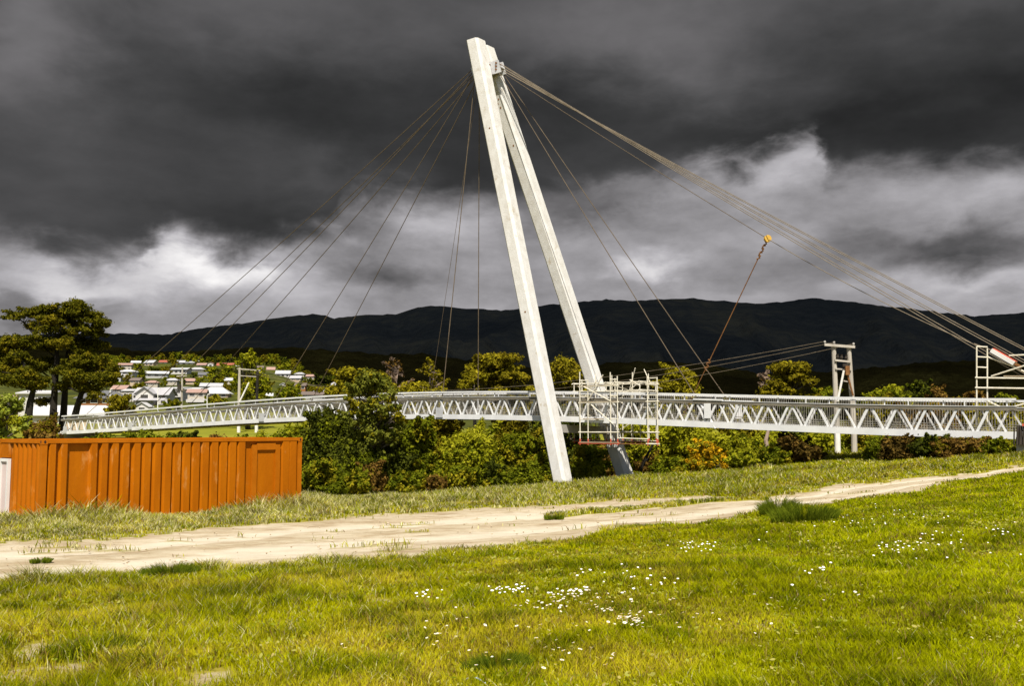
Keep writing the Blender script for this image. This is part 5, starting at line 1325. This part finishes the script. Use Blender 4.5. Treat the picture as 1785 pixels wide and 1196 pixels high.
# up the hill
HILL = [
    ('cream two-storey house highest at the left of the hill', 214, 645, 22, 600, 9, 3, 'cream', 'pink', 'gable', 0.1, 3, 2),
    ('wide house with a glaring white roof at the left of the hill', 214, 652, 30, 520, 4, 4, 'white', 'white', 'hip', -0.2, 3, 1),
    ('small pale-roofed house right above the cream two-storey house', 233, 636, 15, 720, 4, 3, 'white', 'white', 'gable', 0.2, 2, 1),
    ('tan house with a light roof on the upper hill, left of a red roof', 256, 638, 18, 700, 6, 4, 'tan', 'silver', 'gable', -0.3, 2, 1),
    ('large pale-roofed house half sunk among trees in the middle of the hill', 270, 658, 36, 500, 7, 4, 'grey', 'white', 'gable', 0.25, 3, 1),
    ('red-roofed house at the top of the hill in the middle', 281, 634, 14, 740, 3, 3, 'tan', 'red', 'gable', 0, 2, 1),
    ('long grey-roofed house at the top of the hill above the utility pole', 322, 637, 36, 720, 5, 4, 'white', 'silver', 'gable', 0.1, 4, 1),
    ('white house left of the utility pole\'s top', 308, 652, 30, 580, 8, 3, 'white', 'silver', 'gable', -0.1, 4, 1),
    ('house with a mid grey roof right of the utility pole\'s top', 340, 648, 24, 600, 4, 4, 'cream', 'grey', 'hip', 0.1, 2, 1),
    ('white house on the upper hill with a tan roof', 348, 640, 15, 690, 4, 3, 'white', 'pink', 'gable', 0, 2, 1),
    ('narrow white house on the upper hill beside a dark conifer', 364, 641, 10, 690, 7, 2, 'white', 'pink', 'front', 0, 1, 1),
    ('house with a vivid red roof right of the dark conifer', 382, 640, 13, 700, 3, 4, 'tan', 'red', 'gable', 0.1, 2, 1),
    ('white-walled house under a red roof, rightmost on the crest', 396, 641, 15, 705, 5, 3, 'white', 'red', 'gable', -0.1, 3, 1),
    ('grey-roofed house in the middle of the slope above the gleaming roof', 366, 680, 34, 400, 7, 5, 'cream', 'silver', 'gable', 0.2, 3, 1),
    ('cream house with a flat pale roof right beside the utility pole', 334, 688, 25, 380, 9, 3, 'cream', 'white', 'flat', 0, 2, 1),
    ('pink-roofed cottage behind the utility pole at mid slope', 327, 668, 18, 450, 4, 4, 'tan', 'pink', 'gable', 0, 2, 1),
    ('pink-roofed cottage above the sparse yellow-green tree', 470, 650, 13, 620, 6, 4, 'cream', 'pink', 'gable', 0.2, 2, 1),
    ('white gabled villa right of the sparse yellow-green tree', 491, 659, 23, 560, 8, 5, 'white', 'silver', 'gable', 0.1, 3, 1),
    ('small white cottage below the white gabled villa', 492, 679, 13, 450, 7, 4, 'white', 'white', 'front', 0.1, 1, 1),
    ('brown house with a dark roof left of the light olive tree', 522, 680, 18, 430, 8, 4, 'brown', 'dark', 'gable', 0, 2, 1),
    ('row house with a long pinkish roof left of the light olive tree', 561, 674, 32, 450, 6, 5, 'tan', 'pink', 'gable', -0.1, 4, 1),
    ('low dark-roofed house just above the bridge handrail', 540, 694, 42, 330, 6, 5, 'grey', 'dark', 'gable', 0, 3, 1),
    ('white-roofed shed low between the yellow-green tree and the handrail', 463, 694, 20, 340, 4, 4, 'white', 'white', 'gable', 0.2, 1, 1),
    ('low grey cottage at the upper left of the hill beside the old trees', 198, 660, 18, 470, 5, 4, 'grey', 'grey', 'gable', 0.1, 2, 1),
    ('tan cottage with a dark roof below the glaring white roof', 232, 668, 18, 430, 5, 4, 'tan', 'dark', 'gable', -0.2, 2, 1),
    ('cream bungalow at mid slope above the white gabled house', 262, 672, 20, 410, 5, 4, 'cream', 'pink', 'hip', 0.1, 3, 1),
    ('grey-roofed bungalow at mid slope left of the utility pole', 296, 668, 20, 440, 5, 4, 'cream', 'grey', 'hip', 0, 3, 1),
    ('small tan house with a slate roof high above the gleaming roof', 352, 658, 16, 520, 5, 4, 'tan', 'slate', 'gable', 0.2, 2, 1),
    ('cream house peeping out left of the sparse yellow-green tree', 398, 668, 16, 450, 5, 4, 'cream', 'silver', 'gable', 0.1, 2, 1),
    ('grey cottage on the crest just right of the white-walled red-roofed house', 416, 642, 14, 690, 4, 3, 'grey', 'silver', 'gable', 0, 2, 1),
    ('dark-roofed tan house on the crest above the sparse yellow-green tree', 448, 645, 16, 660, 4, 3, 'tan', 'dark', 'gable', 0.1, 2, 1),
    ('cream bungalow right of the white gabled villa', 520, 656, 16, 560, 4, 3, 'cream', 'grey', 'hip', 0, 2, 1),
    ('pale cottage under a pink roof, highest on the right of the hill', 540, 660, 16, 545, 4, 3, 'cream', 'pink', 'gable', -0.1, 2, 1),
    ('grey-roofed house at the right end of the hillside town', 585, 676, 18, 440, 5, 4, 'cream', 'grey', 'gable', 0.1, 3, 1),
    ('tan bungalow low on the slope above the dark-roofed house', 556, 686, 18, 380, 4, 4, 'tan', 'grey', 'hip', 0, 2, 1),
    ('tan house half hidden by trees above the dark-roofed house', 513, 664, 18, 520, 5, 4, 'tan', 'grey', 'gable', 0, 2, 1),
]
for lb, px, by, w, d, h, rh, wc, rc, kd, rot, nw, stz in HILL:
    house(lb, px, by, w, d, h, rh, wc, rc, kd, rot, nw, 0.7, storeys=stz)

# trees between the houses: four built, then copied
protos = []
def proto(leafmat, style, n, seed):
    cl = clump_cloud((0, 0, 0), 1.0, 1.0, style, n, seed)
    tm = MB(); tp = crook((0, 0, -0.4), (0.02, 0, 0.7), 0.02, 4, seed)
    limbs(tm, tp, [.035, .03, .025, .018, .008], cl, seed, 0.5, 2)
    me = bpy.data.meshes.new('trunk'); me.from_pydata(tm.v, [], tm.f); me.materials.append(M['bark_dark'])
    return me, leaf_mesh('crown', cl, 0.085, M[leafmat], 1.0, seed)
for lm, stl, n in (('leaf_green', 'bush', 13), ('leaf_olive', 'bush', 13), ('leaf_dark', 'bush', 13), ('leaf_lime', 'bush', 13), ('leaf_dark', 'cone', 14)):
    protos.append(proto(lm, stl, n, 500 + len(protos)))
TREES = []
gq = np.random.default_rng(42)
rows = [(186, 620, 860, 38), (186, 610, 770, 44), (186, 600, 690, 44), (186, 590, 620, 44), (186, 580, 545, 44), (186, 570, 470, 42), (180, 570, 405, 36), (186, 560, 350, 30), (440, 560, 270, 8)]
for x0, x1, d, n in rows:
    for i in range(n):
        TREES.append((x0 + (x1 - x0) * (i + gq.uniform(0.1, 0.9)) / n, d + gq.uniform(-25, 35), gq.uniform(0.85, 1.5), int(gq.choice([0, 0, 1, 1, 2, 3]))))
TREES.append((371.5, 690, 1.5, 4)); TREES.append((592, 500, 1.3, 2)); TREES.append((352, 470, 1.1, 0)); TREES.append((384, 480, 1.4, 0)); TREES.append((258, 560, 1.3, 2))
hs = [(o['label'], o.location.copy(), HW[o['label']]) for o in list(COL.objects) if o.get('category') == 'house']
TONE = ['green', 'olive', 'dark green', 'yellow-green', 'dark conical']
used = set()
for px, d, s, kd in TREES:
    x = W(px, HORIZON, d).x; z = float(ground_z(x, d))
    Hh = (3.3 + 2.4 * random.random()) * s
    wdt = Hh * random.uniform(0.95, 1.5) if kd != 4 else Hh * 0.45
    px_, py_ = pix((x, d, z + Hh * .5))
    # keep the view of the nearest houses open, as the real gardens do
    if any(hl.y > d and abs(pix(hl)[0] - px_) < hw * 0.85 + wdt * 0.22 / d * F and -12 < pix(hl)[1] - pix((x, d, z + Hh))[1] < 999 and pix((x, d, z + Hh))[1] < pix(hl)[1] - 3 for _, hl, hw in hs): continue
    cand = []
    for lb, hl, _ in hs:
        hx, hy = pix(hl); dx, dy = px_ - hx, py_ - hy
        rel = ('right of' if dx > 0 else 'left of') if abs(dx) > abs(dy) * 1.3 else ('above' if dy < 0 else 'below')
        cand.append((dx * dx + dy * dy * 2, rel, lb))
    cand.sort(key=lambda q: q[0])
    sizes = ['small', 'middling', 'big']; sz = sizes[0 if s < 1.05 else 1 if s < 1.28 else 2]
    shp = 'spreading' if wdt / Hh > 1.2 else 'compact'
    for _, rel, lb in cand:
        short = lb
        for cut in (' tucked', ' at the', ' with a long balcony', ' behind', ' on the', ' half', ' left of', ' right of', ' beside', ' above', ' below', ' just', ' low between', ' under', ' between'):
            if short.find(cut) > 12 and False: short = short[:short.find(cut)]
        text = '%s %s tree %s the %s' % (sz if kd == 4 else sz, TONE[kd], rel, short)
        if len(text.split()) > 16: text = ' '.join(text.split()[:1]) + ' ' + ' '.join(text.split()[1:])
        if text not in used and len(text.split()) <= 16: break
        text = '%s %s %s tree %s the %s' % (sz, shp, TONE[kd], rel, short)
        if text not in used and len(text.split()) <= 16: break
    used.add(text)
    t = thing('garden_tree', (x, d, z), text, 'tree', 'trees among the houses on the hillside')
    sc_ = (wdt, wdt, Hh)
    for nm, me in (('trunk', protos[kd][0]), ('crown', protos[kd][1])):
        c = link_mesh(nm, me, t)
    t.scale = sc_; t.rotation_euler = (0, 0, random.uniform(0, 6.28))

# low scrub along the river bed and the flat behind it: nobody could count it
def scrub():
    g = np.random.default_rng(5); cl = []
    for i in range(330):
        y = g.uniform(66, 96); px = g.uniform(520, 1800)
        x = (px - 892.5) / F * y
        if y < np.interp(px, [520, 700, 960, 1100, 1300, 1450, 1800], [60, 63, 70, 74, 74, 72, 66]): continue
        z = float(ground_z(x, y)); r = g.uniform(0.8, 1.6)
        cl.append((x, y, z + r * 0.35, r, r, r * 0.75))
    me = leaf_mesh('scrub', cl, 0.19, M['leaf_green'], 0.7, 77)
    o = bpy.data.objects.new('scrub', me); COL.objects.link(o)
    tag(o, 'tangled low green scrub filling the river bank beneath the bridge', 'scrub', kind='stuff')


scrub()

# ------------------------------------------------------------------ grass
def blade_mesh(name, x, y, z, h, w, lean, az, col, seed=0):
    g = np.random.default_rng(seed); n = len(x)
    fa = g.random(n) * 2 * math.pi                      # which way the flat of the blade faces
    sx, sy = np.cos(fa) * w / 2, np.sin(fa) * w / 2
    lx, ly = np.cos(az) * lean * h, np.sin(az) * lean * h
    up = h * np.sqrt(np.maximum(0.12, 1 - 0.55 * lean ** 2))
    b = np.stack([x, y, z - 0.02], -1)
    s = np.stack([sx, sy, np.zeros(n)], -1)
    m = b + np.stack([lx * 0.32, ly * 0.32, up * 0.58 + 0.02], -1)
    t = b + np.stack([lx, ly, up + 0.02], -1)
    V = np.stack([b - s, b + s, m + s * 0.75, m - s * 0.75, t], 1).reshape(-1, 3)
    i = np.arange(n)[:, None] * 5
    loops = np.concatenate([i + 0, i + 1, i + 2, i + 3, i + 3, i + 2, i + 4], 1).ravel()
    k = np.arange(n) * 7
    starts = np.stack([k, k + 4], 1).ravel(); totals = np.tile([4, 3], n)
    C = np.repeat(col, 5, axis=0)
    return mesh_arrays(name, V, loops, starts, totals, [M['blade']], C, smooth=False)


def lerp3(a, b, k): return np.array(a)[None] * (1 - k[:, None]) + np.array(b)[None] * k[:, None]


c_l = W(74, 766.7, 30.8)
def cont_local(x, y):
    """distance along and behind the container's lit side"""
    dx, dy = x - c_l.x, y - c_l.y
    return dx * CL.x + dy * CL.y, dx * CW.x + dy * CW.y


def sow(r0, r1, dens, seed):
    g = np.random.default_rng(seed)
    wide = lambda q: 0.55 * q + 6.0            # the meadow goes on beyond both sides of the view
    n = int(dens * (r1 - r0) * (wide(r0) + wide(r1)))
    y = r0 + (r1 - r0) * g.random(n); x = (g.random(n) * 2 - 1) * wide(y)
    return x, y, g


def grow(name, bands, keepf, label, seed):
    parts = []
    for bi, (r0, r1, dens) in enumerate(bands):
        x, y, g = sow(r0, r1, dens, seed + bi)
        n_, f_ = edges_at(x)
        ok = keepf(x, y, n_, f_)
        x, y, n_, f_ = x[ok], y[ok], n_[ok], f_[ok]
        bm = bare_mask(x, y)
        ok = g.random(len(x)) > np.minimum(bm * 1.6, 1) ** 0.6 * 1.02
        x, y, n_, f_ = x[ok], y[ok], n_[ok], f_[ok]
        bm_ = bare_mask(x, y)
        N_ = len(x); z = ground_z(x, y)
        c1 = fbm(x * 0.45, y * 0.45, 51, 3); c2 = fbm(x * 2.2, y * 2.2, 57, 3); c3 = fbm(x * 1.1 + 9, y * 1.1, 63, 3)
        tuft = vnoise(x * 5.5, y * 5.5, 71)
        R_ = np.hypot(x, y)
        near = y < n_
        # heights
        hn = 0.03 + 0.07 * sstep(c2, 0.35, 0.75) + 0.06 * sstep(c1, 0.45, 0.75) + 0.04 * tuft
        edge = np.exp(-np.maximum(n_ - y, 0) / 1.0) * sstep(-x, -3, 4)
        hn = (hn + edge * 0.10) * (1 - 0.5 * bm_)
        side = sstep(-x / np.maximum(y, 1), -0.1, 0.3)           # taller to the left
        hn = hn * (0.85 + 0.45 * side)
        hv = 0.10 + 0.24 * sstep(c2, 0.35, 0.7) * sstep(c1, 0.3, 0.6) + 0.11 * tuft
        hv = hv * (0.45 + 0.55 * sstep(y - f_, 0.2, 2.2))
        s_, w_ = cont_local(x, y)
        byc = np.exp(-np.maximum(-w_ - 0.1, 0) / 0.9) * ((s_ > -1.5) & (s_ < CLEN + 1) & (w_ < 0.05))
        hv = hv * (1 - 0.6 * byc) + byc * np.interp(s_, [-2, 0, 1.5, 2.6, 3.4, 4.4, 5.6, 7, 9.5, 11], [0.15, 0.62, 0.85, 0.62, 0.20, 0.10, 0.18, 0.50, 0.6, 0.3])
        byp = np.exp(-np.minimum(np.hypot(x - bn.x, y - bn.y), np.hypot(x - bf.x, y - bf.y)) / 2.5)
        hv = hv * (1 - 0.3 * byp)
        right = sstep(x, 8, 15) * sstep(-y, -60, -30)
        hv = hv * (1 - 0.45 * right)
        h = np.where(near, hn, hv) * (0.55 + 0.75 * g.random(N_))
        w = np.maximum(0.0045, 0.00095 * R_) * (0.7 + 0.6 * g.random(N_))
        lean = np.clip(0.35 + 0.55 * g.random(N_), 0, 0.95)
        az = vnoise(x * 3.5, y * 3.5, 83) * 12 + g.normal(size=N_) * np.where(near, 1.8, 1.3)
        # colours of the blades themselves: green, deep green, straw, silvery seed heads
        kdry = np.clip(0.55 * sstep(c3, 0.42, 0.72) + 0.30 * g.random(N_) - 0.1, 0, 1)
        col = lerp3((0.300, 0.300, 0.002), (0.46, 0.38, 0.020), kdry)
        lush = sstep(x / np.maximum(y, 1), 0.05, 0.40) * near
        col = col * (1 - lush[:, None] * 0.75) + np.array((0.315, 0.338, 0.002))[None] * lush[:, None] * 0.75
        deep = sstep(c2, 0.52, 0.70) * 0.75 * (g.random(N_) < 0.8)
        col = col * (1 - deep[:, None]) + np.array((0.095, 0.135, 0.002))[None] * deep[:, None]
        brown = (g.random(N_) < 0.07 + 0.10 * sstep(c3, 0.5, 0.7))
        col[brown] = np.array((0.26, 0.17, 0.05)) * (0.7 + 0.5 * g.random((brown.sum(), 1)))
        pale = np.where(near, edge * 0.30 + 0.05 * side + 0.01, 0.34 * (0.45 + 0.8 * sstep(-x / np.maximum(y, 1), -0.35, 0.2)))
        pale = pale + byc * 0.12
        isp = g.random(N_) < pale
        col[isp] = np.array((0.50, 0.46, 0.22)) * (0.75 + 0.5 * g.random((isp.sum(), 1)))
        col = col * (0.8 + 0.4 * g.random((N_, 1))) * (0.84 + 0.34 * sstep(fbm(x * 0.9 + 5, y * 0.9, 231, 3), 0.35, 0.65))[:, None]
        parts.append((x, y, z, h, w, lean, az, col))
    cat = [np.concatenate([p[i] for p in parts]) for i in range(8)]
    me = blade_mesh(name, *cat, seed=seed)
    o = bpy.data.objects.new(name, me); COL.objects.link(o)
    tag(o, label, 'grass', kind='stuff')
    return len(cat[0])


ng = grow('meadow_grass', [(4.0, 5.5, 1500), (5.5, 8.5, 4800), (8.5, 12, 3400), (12, 17, 1900), (17, 24, 1050), (24, 42, 450)], lambda x, y, n, f: y < (n + f) / 2,
          'short yellow-green grass on the near bank before the track', 11)
nv = grow('verge_grass', [(22, 34, 620), (34, 48, 380), (48, 64, 230), (64, 74, 120)],
          lambda x, y, n, f: (y >= (n + f) / 2) & (y < np.interp((x / y) * F + 892.5, [0, 560, 760, 960, 1110, 1300, 1480, 1800], [46, 57, 60, 66, 70, 69, 66, 62])) & ~((cont_local(x, y)[0] > -.1) & (cont_local(x, y)[1] > 0.02) & (cont_local(x, y)[1] < 3.2) & (cont_local(x, y)[0] < CLEN)),
          'long pale seeding grass on the verge beyond the track', 29)


def tussock(label, px, py, rad, hgt, n, seed, cols=((0.045, 0.08, 0.004), (0.19, 0.22, 0.014))):
    g = np.random.default_rng(seed); c = hit(px, py)
    a = g.random(n) * 6.283; q = np.sqrt(g.random(n)) * rad
    x = q * np.cos(a); y = q * np.sin(a) * 0.8
    z = ground_z(x + c.x, y + c.y) - c.z
    h = hgt * (0.35 + 0.8 * g.random(n)) * (1 - 0.45 * q / rad); w = np.full(n, 0.00085 * c.y)
    col = lerp3(cols[0], cols[1], g.random(n))
    me = blade_mesh('tussock', x, y, z, h, w, 0.3 + 0.5 * g.random(n), a + g.normal(size=n) * 0.5, col, seed)
    o = bpy.data.objects.new('grass_tussock', me); COL.objects.link(o); o.location = c
    tag(o, label, 'grass tuft', 'dark tussocks in the meadow')


tussock('left one of two dark green tussocks at the near edge of the track', 1358, 902, 0.42, 0.62, 1900, 301)
tussock('right, wider one of two dark green tussocks at the near edge of the track', 1402, 914, 0.66, 0.56, 2600, 302)
tussock('little dark tuft on the strip of grass dividing the wheel tracks', 966, 905, 0.30, 0.16, 500, 303)
tussock('small green tuft alone on the clay at the left end of the track', 72, 980, 0.22, 0.12, 500, 304)
tussock('green tuft at the near edge of the track in the left foreground', 296, 1008, 0.45, 0.30, 2200, 305)
tussock('deep green tuft in the left foreground right of the bare patch', 178, 1140, 0.42, 0.15, 2500, 306)
tussock('dark green tuft at the bottom edge below the thickest daisies', 868, 1168, 0.25, 0.14, 1500, 307)

# broad-leaved weeds flat among the grass
def weeds():
    g = np.random.default_rng(15); n = 42000
    y = np.sqrt(5.8 ** 2 + (24 ** 2 - 5.8 ** 2) * g.random(n) ** 1.25); x = (g.random(n) * 2 - 1) * 0.58 * y
    n_, f_ = edges_at(x)
    k = fbm(x * 0.8, y * 0.8, 141, 3)
    ok = (y < n_ - 0.2) & (g.random(n) < sstep(k, 0.42, 0.7) + 0.12) & (bare_mask(x, y) < 0.5)
    x, y = x[ok], y[ok]; n = len(x)
    z = ground_z(x, y) + 0.015 + 0.06 * g.random(n)
    nr = g.normal(size=(n, 3)) * 0.45 + np.array([0, -0.25, 1]); nr /= np.linalg.norm(nr, axis=1)[:, None]
    a = np.cross(nr, g.normal(size=(n, 3))); a /= np.linalg.norm(a, axis=1)[:, None]; b = np.cross(nr, a)
    s = (0.007 + 0.011 * g.random(n) ** 2)[:, None] * (0.8 + 0.04 * y[:, None])
    c = np.stack([x, y, z], -1)
    V = np.stack([c - a * s * 1.2, c - a * s * 0.3 + b * s * 0.75, c + a * s * 0.8 + b * s * 0.5, c + a * s * 1.3, c + a * s * 0.8 - b * s * 0.5, c - a * s * 0.3 - b * s * 0.75], 1).reshape(-1, 3)
    me = mesh_arrays('meadow_weeds', V, np.arange(6 * n), np.arange(n) * 6, np.full(n, 6), [M['leaf_weed']])
    o = bpy.data.objects.new('meadow_weeds', me); COL.objects.link(o)
    tag(o, 'broad-leaved clover and plantain leaves low among the near grass', 'weeds', kind='stuff')


M['leaf_weed'] = mat_leaf('leaf_weed', [(0.08, 0.12, 0.006), (0.17, 0.20, 0.012), (0.30, 0.30, 0.06), (0.38, 0.30, 0.10)], 0.3, 0.2)
weeds()

# ------------------------------------------------------------------ daisies
def daisy_meshes():
    mb = MB(); n = 12
    for k in range(n):
        a = 2 * math.pi * k / n; da = 0.20
        p = lambda r, b, z: (r * math.cos(b), r * math.sin(b), z)
        mb.add([p(0.25, a - da * .6, 0.0), p(0.8, a - da, 0.10), p(1.0, a, 0.12), p(0.8, a + da, 0.10), p(0.25, a + da * .6, 0.0)], [(0, 1, 2, 3, 4)])
    pm = bpy.data.meshes.new('petals'); pm.from_pydata(mb.v, [], mb.f); pm.materials.append(M['petal'])
    e = MB()
    rings = [(0.34, 0.01), (0.30, 0.14), (0.16, 0.22)]
    vs = [(r * math.cos(a), r * math.sin(a), z) for r, z in rings for a in np.linspace(0, 2 * math.pi, 9)[:-1]] + [(0, 0, 0.24)]
    fs = [(i * 8 + k, i * 8 + (k + 1) % 8, i * 8 + 8 + (k + 1) % 8, i * 8 + 8 + k) for i in range(2) for k in range(8)] + [(16 + k, 16 + (k + 1) % 8, 24) for k in range(8)]
    e.add(vs, fs)
    em = bpy.data.meshes.new('eye'); em.from_pydata(e.v, [], e.f); em.materials.append(M['pollen'])
    return pm, em


PM, EM = daisy_meshes()
CLUSTERS = [(1000, 1056, 40, 9, 52), (1098, 1104, 30, 8, 62), (1040, 1078, 55, 14, 44), (885, 1048, 30, 6, 24), (945, 1080, 45, 10, 26), (752, 1060, 26, 7, 13), (790, 1105, 45, 14, 12),
            (770, 1140, 26, 10, 10), (840, 1180, 20, 8, 5), (975, 1172, 50, 14, 15), (920, 1122, 30, 12, 7), (1000, 1122, 30, 8, 6), (1210, 966, 42, 9, 26), (1050, 1022, 80, 16, 14), (1130, 1040, 60, 20, 14),
            (1570, 968, 70, 10, 26), (1650, 945, 80, 12, 14), (1740, 938, 40, 10, 14), (1430, 1015, 36, 9, 9), (1465, 1062, 50, 12, 6), (1500, 925, 60, 12, 14), (1380, 1070, 50, 20, 4),
            (1190, 1090, 40, 30, 16), (1260, 1120, 70, 30, 8), (1330, 1060, 50, 14, 6), (1560, 905, 120, 12, 12), (1360, 950, 40, 10, 5), (1690, 985, 90, 20, 8), (600, 1160, 30, 10, 2), (1700, 1090, 60, 40, 3), (1090, 1180, 60, 12, 5)]
spots = []
g = np.random.default_rng(9)
for px, py, sx, sy, n in CLUSTERS:
    for i in range(int(n * 1.0)):
        spots.append((px + g.normal() * sx * 0.6, py + g.normal() * sy * 0.75))
pts = [hit(min(max(a, 5), 1780), min(max(b, 880), 1193)) for a, b in spots]
order = sorted(range(len(pts)), key=lambda i: pts[i].y)
rest_v = MB()
for j, i in enumerate(order):
    c = pts[i]; r = random.uniform(0.009, 0.018); up = random.uniform(0.09, 0.15)
    if j < 280:
        o = bpy.data.objects.new('daisy', PM); COL.objects.link(o)
        o.location = (c.x, c.y, c.z + up); o.scale = (r, r, r)
        o.rotation_euler = (random.uniform(-.1, .55), random.uniform(-.35, .35), random.uniform(0, 6.28))
        tag(o, 'white daisy with a yellow eye open in the meadow grass', 'daisy', 'daisies scattered through the near grass')
        e = bpy.data.objects.new('eye', EM); COL.objects.link(e); e.parent = o
    else:
        vs = [(c.x + r * math.cos(a), c.y + r * math.sin(a) * 0.9, c.z + up + r * 0.35 * math.sin(a)) for a in np.linspace(0, 2 * math.pi, 9)[:-1]]
        rest_v.add(vs, [tuple(range(8))])
if rest_v.v:
    tag(rest_v.build('daisies', M['petal']), 'distant white daisies dotting the meadow on the right', 'daisy', kind='stuff')

# scrap of pale blue plastic pipe at the bottom edge
c = hit(828, 1195)
strap = thing('plastic_strap', tuple(c), 'pale blue plastic strap arching out of the grass at the bottom edge', 'litter')
a0, a1 = hit(806, 1196), hit(852, 1196)
MB().tube([a0 + Vector((0, 0, .01)), a0.lerp(a1, .25) + Vector((0, 0, .035)), a0.lerp(a1, .55) + Vector((0, 0, .04)), a0.lerp(a1, .8) + Vector((0, 0, .02)), a1 + Vector((0, 0, -.01))], 0.006, 6).build('strap', M['blue_plastic'], strap)

# stones and clods on the track
def stones():
    mb = MB(); g = random.Random(4)
    n_ = 0
    while n_ < 260:
        px = g.uniform(0, 1700); py = g.uniform(830, 1010); c = hit(px, py)
        if float(bare_mask(np.array([c.x]), np.array([c.y]))[0]) < 0.6: continue
        r = g.uniform(0.012, 0.035) * (1.6 if g.random() < 0.06 else 1)
        vs = [(c.x + r * dx * g.uniform(.7, 1.2), c.y + r * dy * g.uniform(.7, 1.2), c.z + r * dz * g.uniform(.5, .8)) for dx, dy, dz in ((1, 0, 0), (0, 1, 0), (-1, 0, 0), (0, -1, 0), (0, 0, 1), (0, 0, -1))]
        mb.add(vs, [(0, 1, 4), (1, 2, 4), (2, 3, 4), (3, 0, 4), (1, 0, 5), (2, 1, 5), (3, 2, 5), (0, 3, 5)]); n_ += 1
    tag(mb.build('gravel', mat_surface('track_stone', (0.26, 0.19, 0.11), (0.44, 0.36, 0.25), 9, 0.95)), 'small clods and stones loose on the clay track', 'gravel', kind='stuff')


stones()
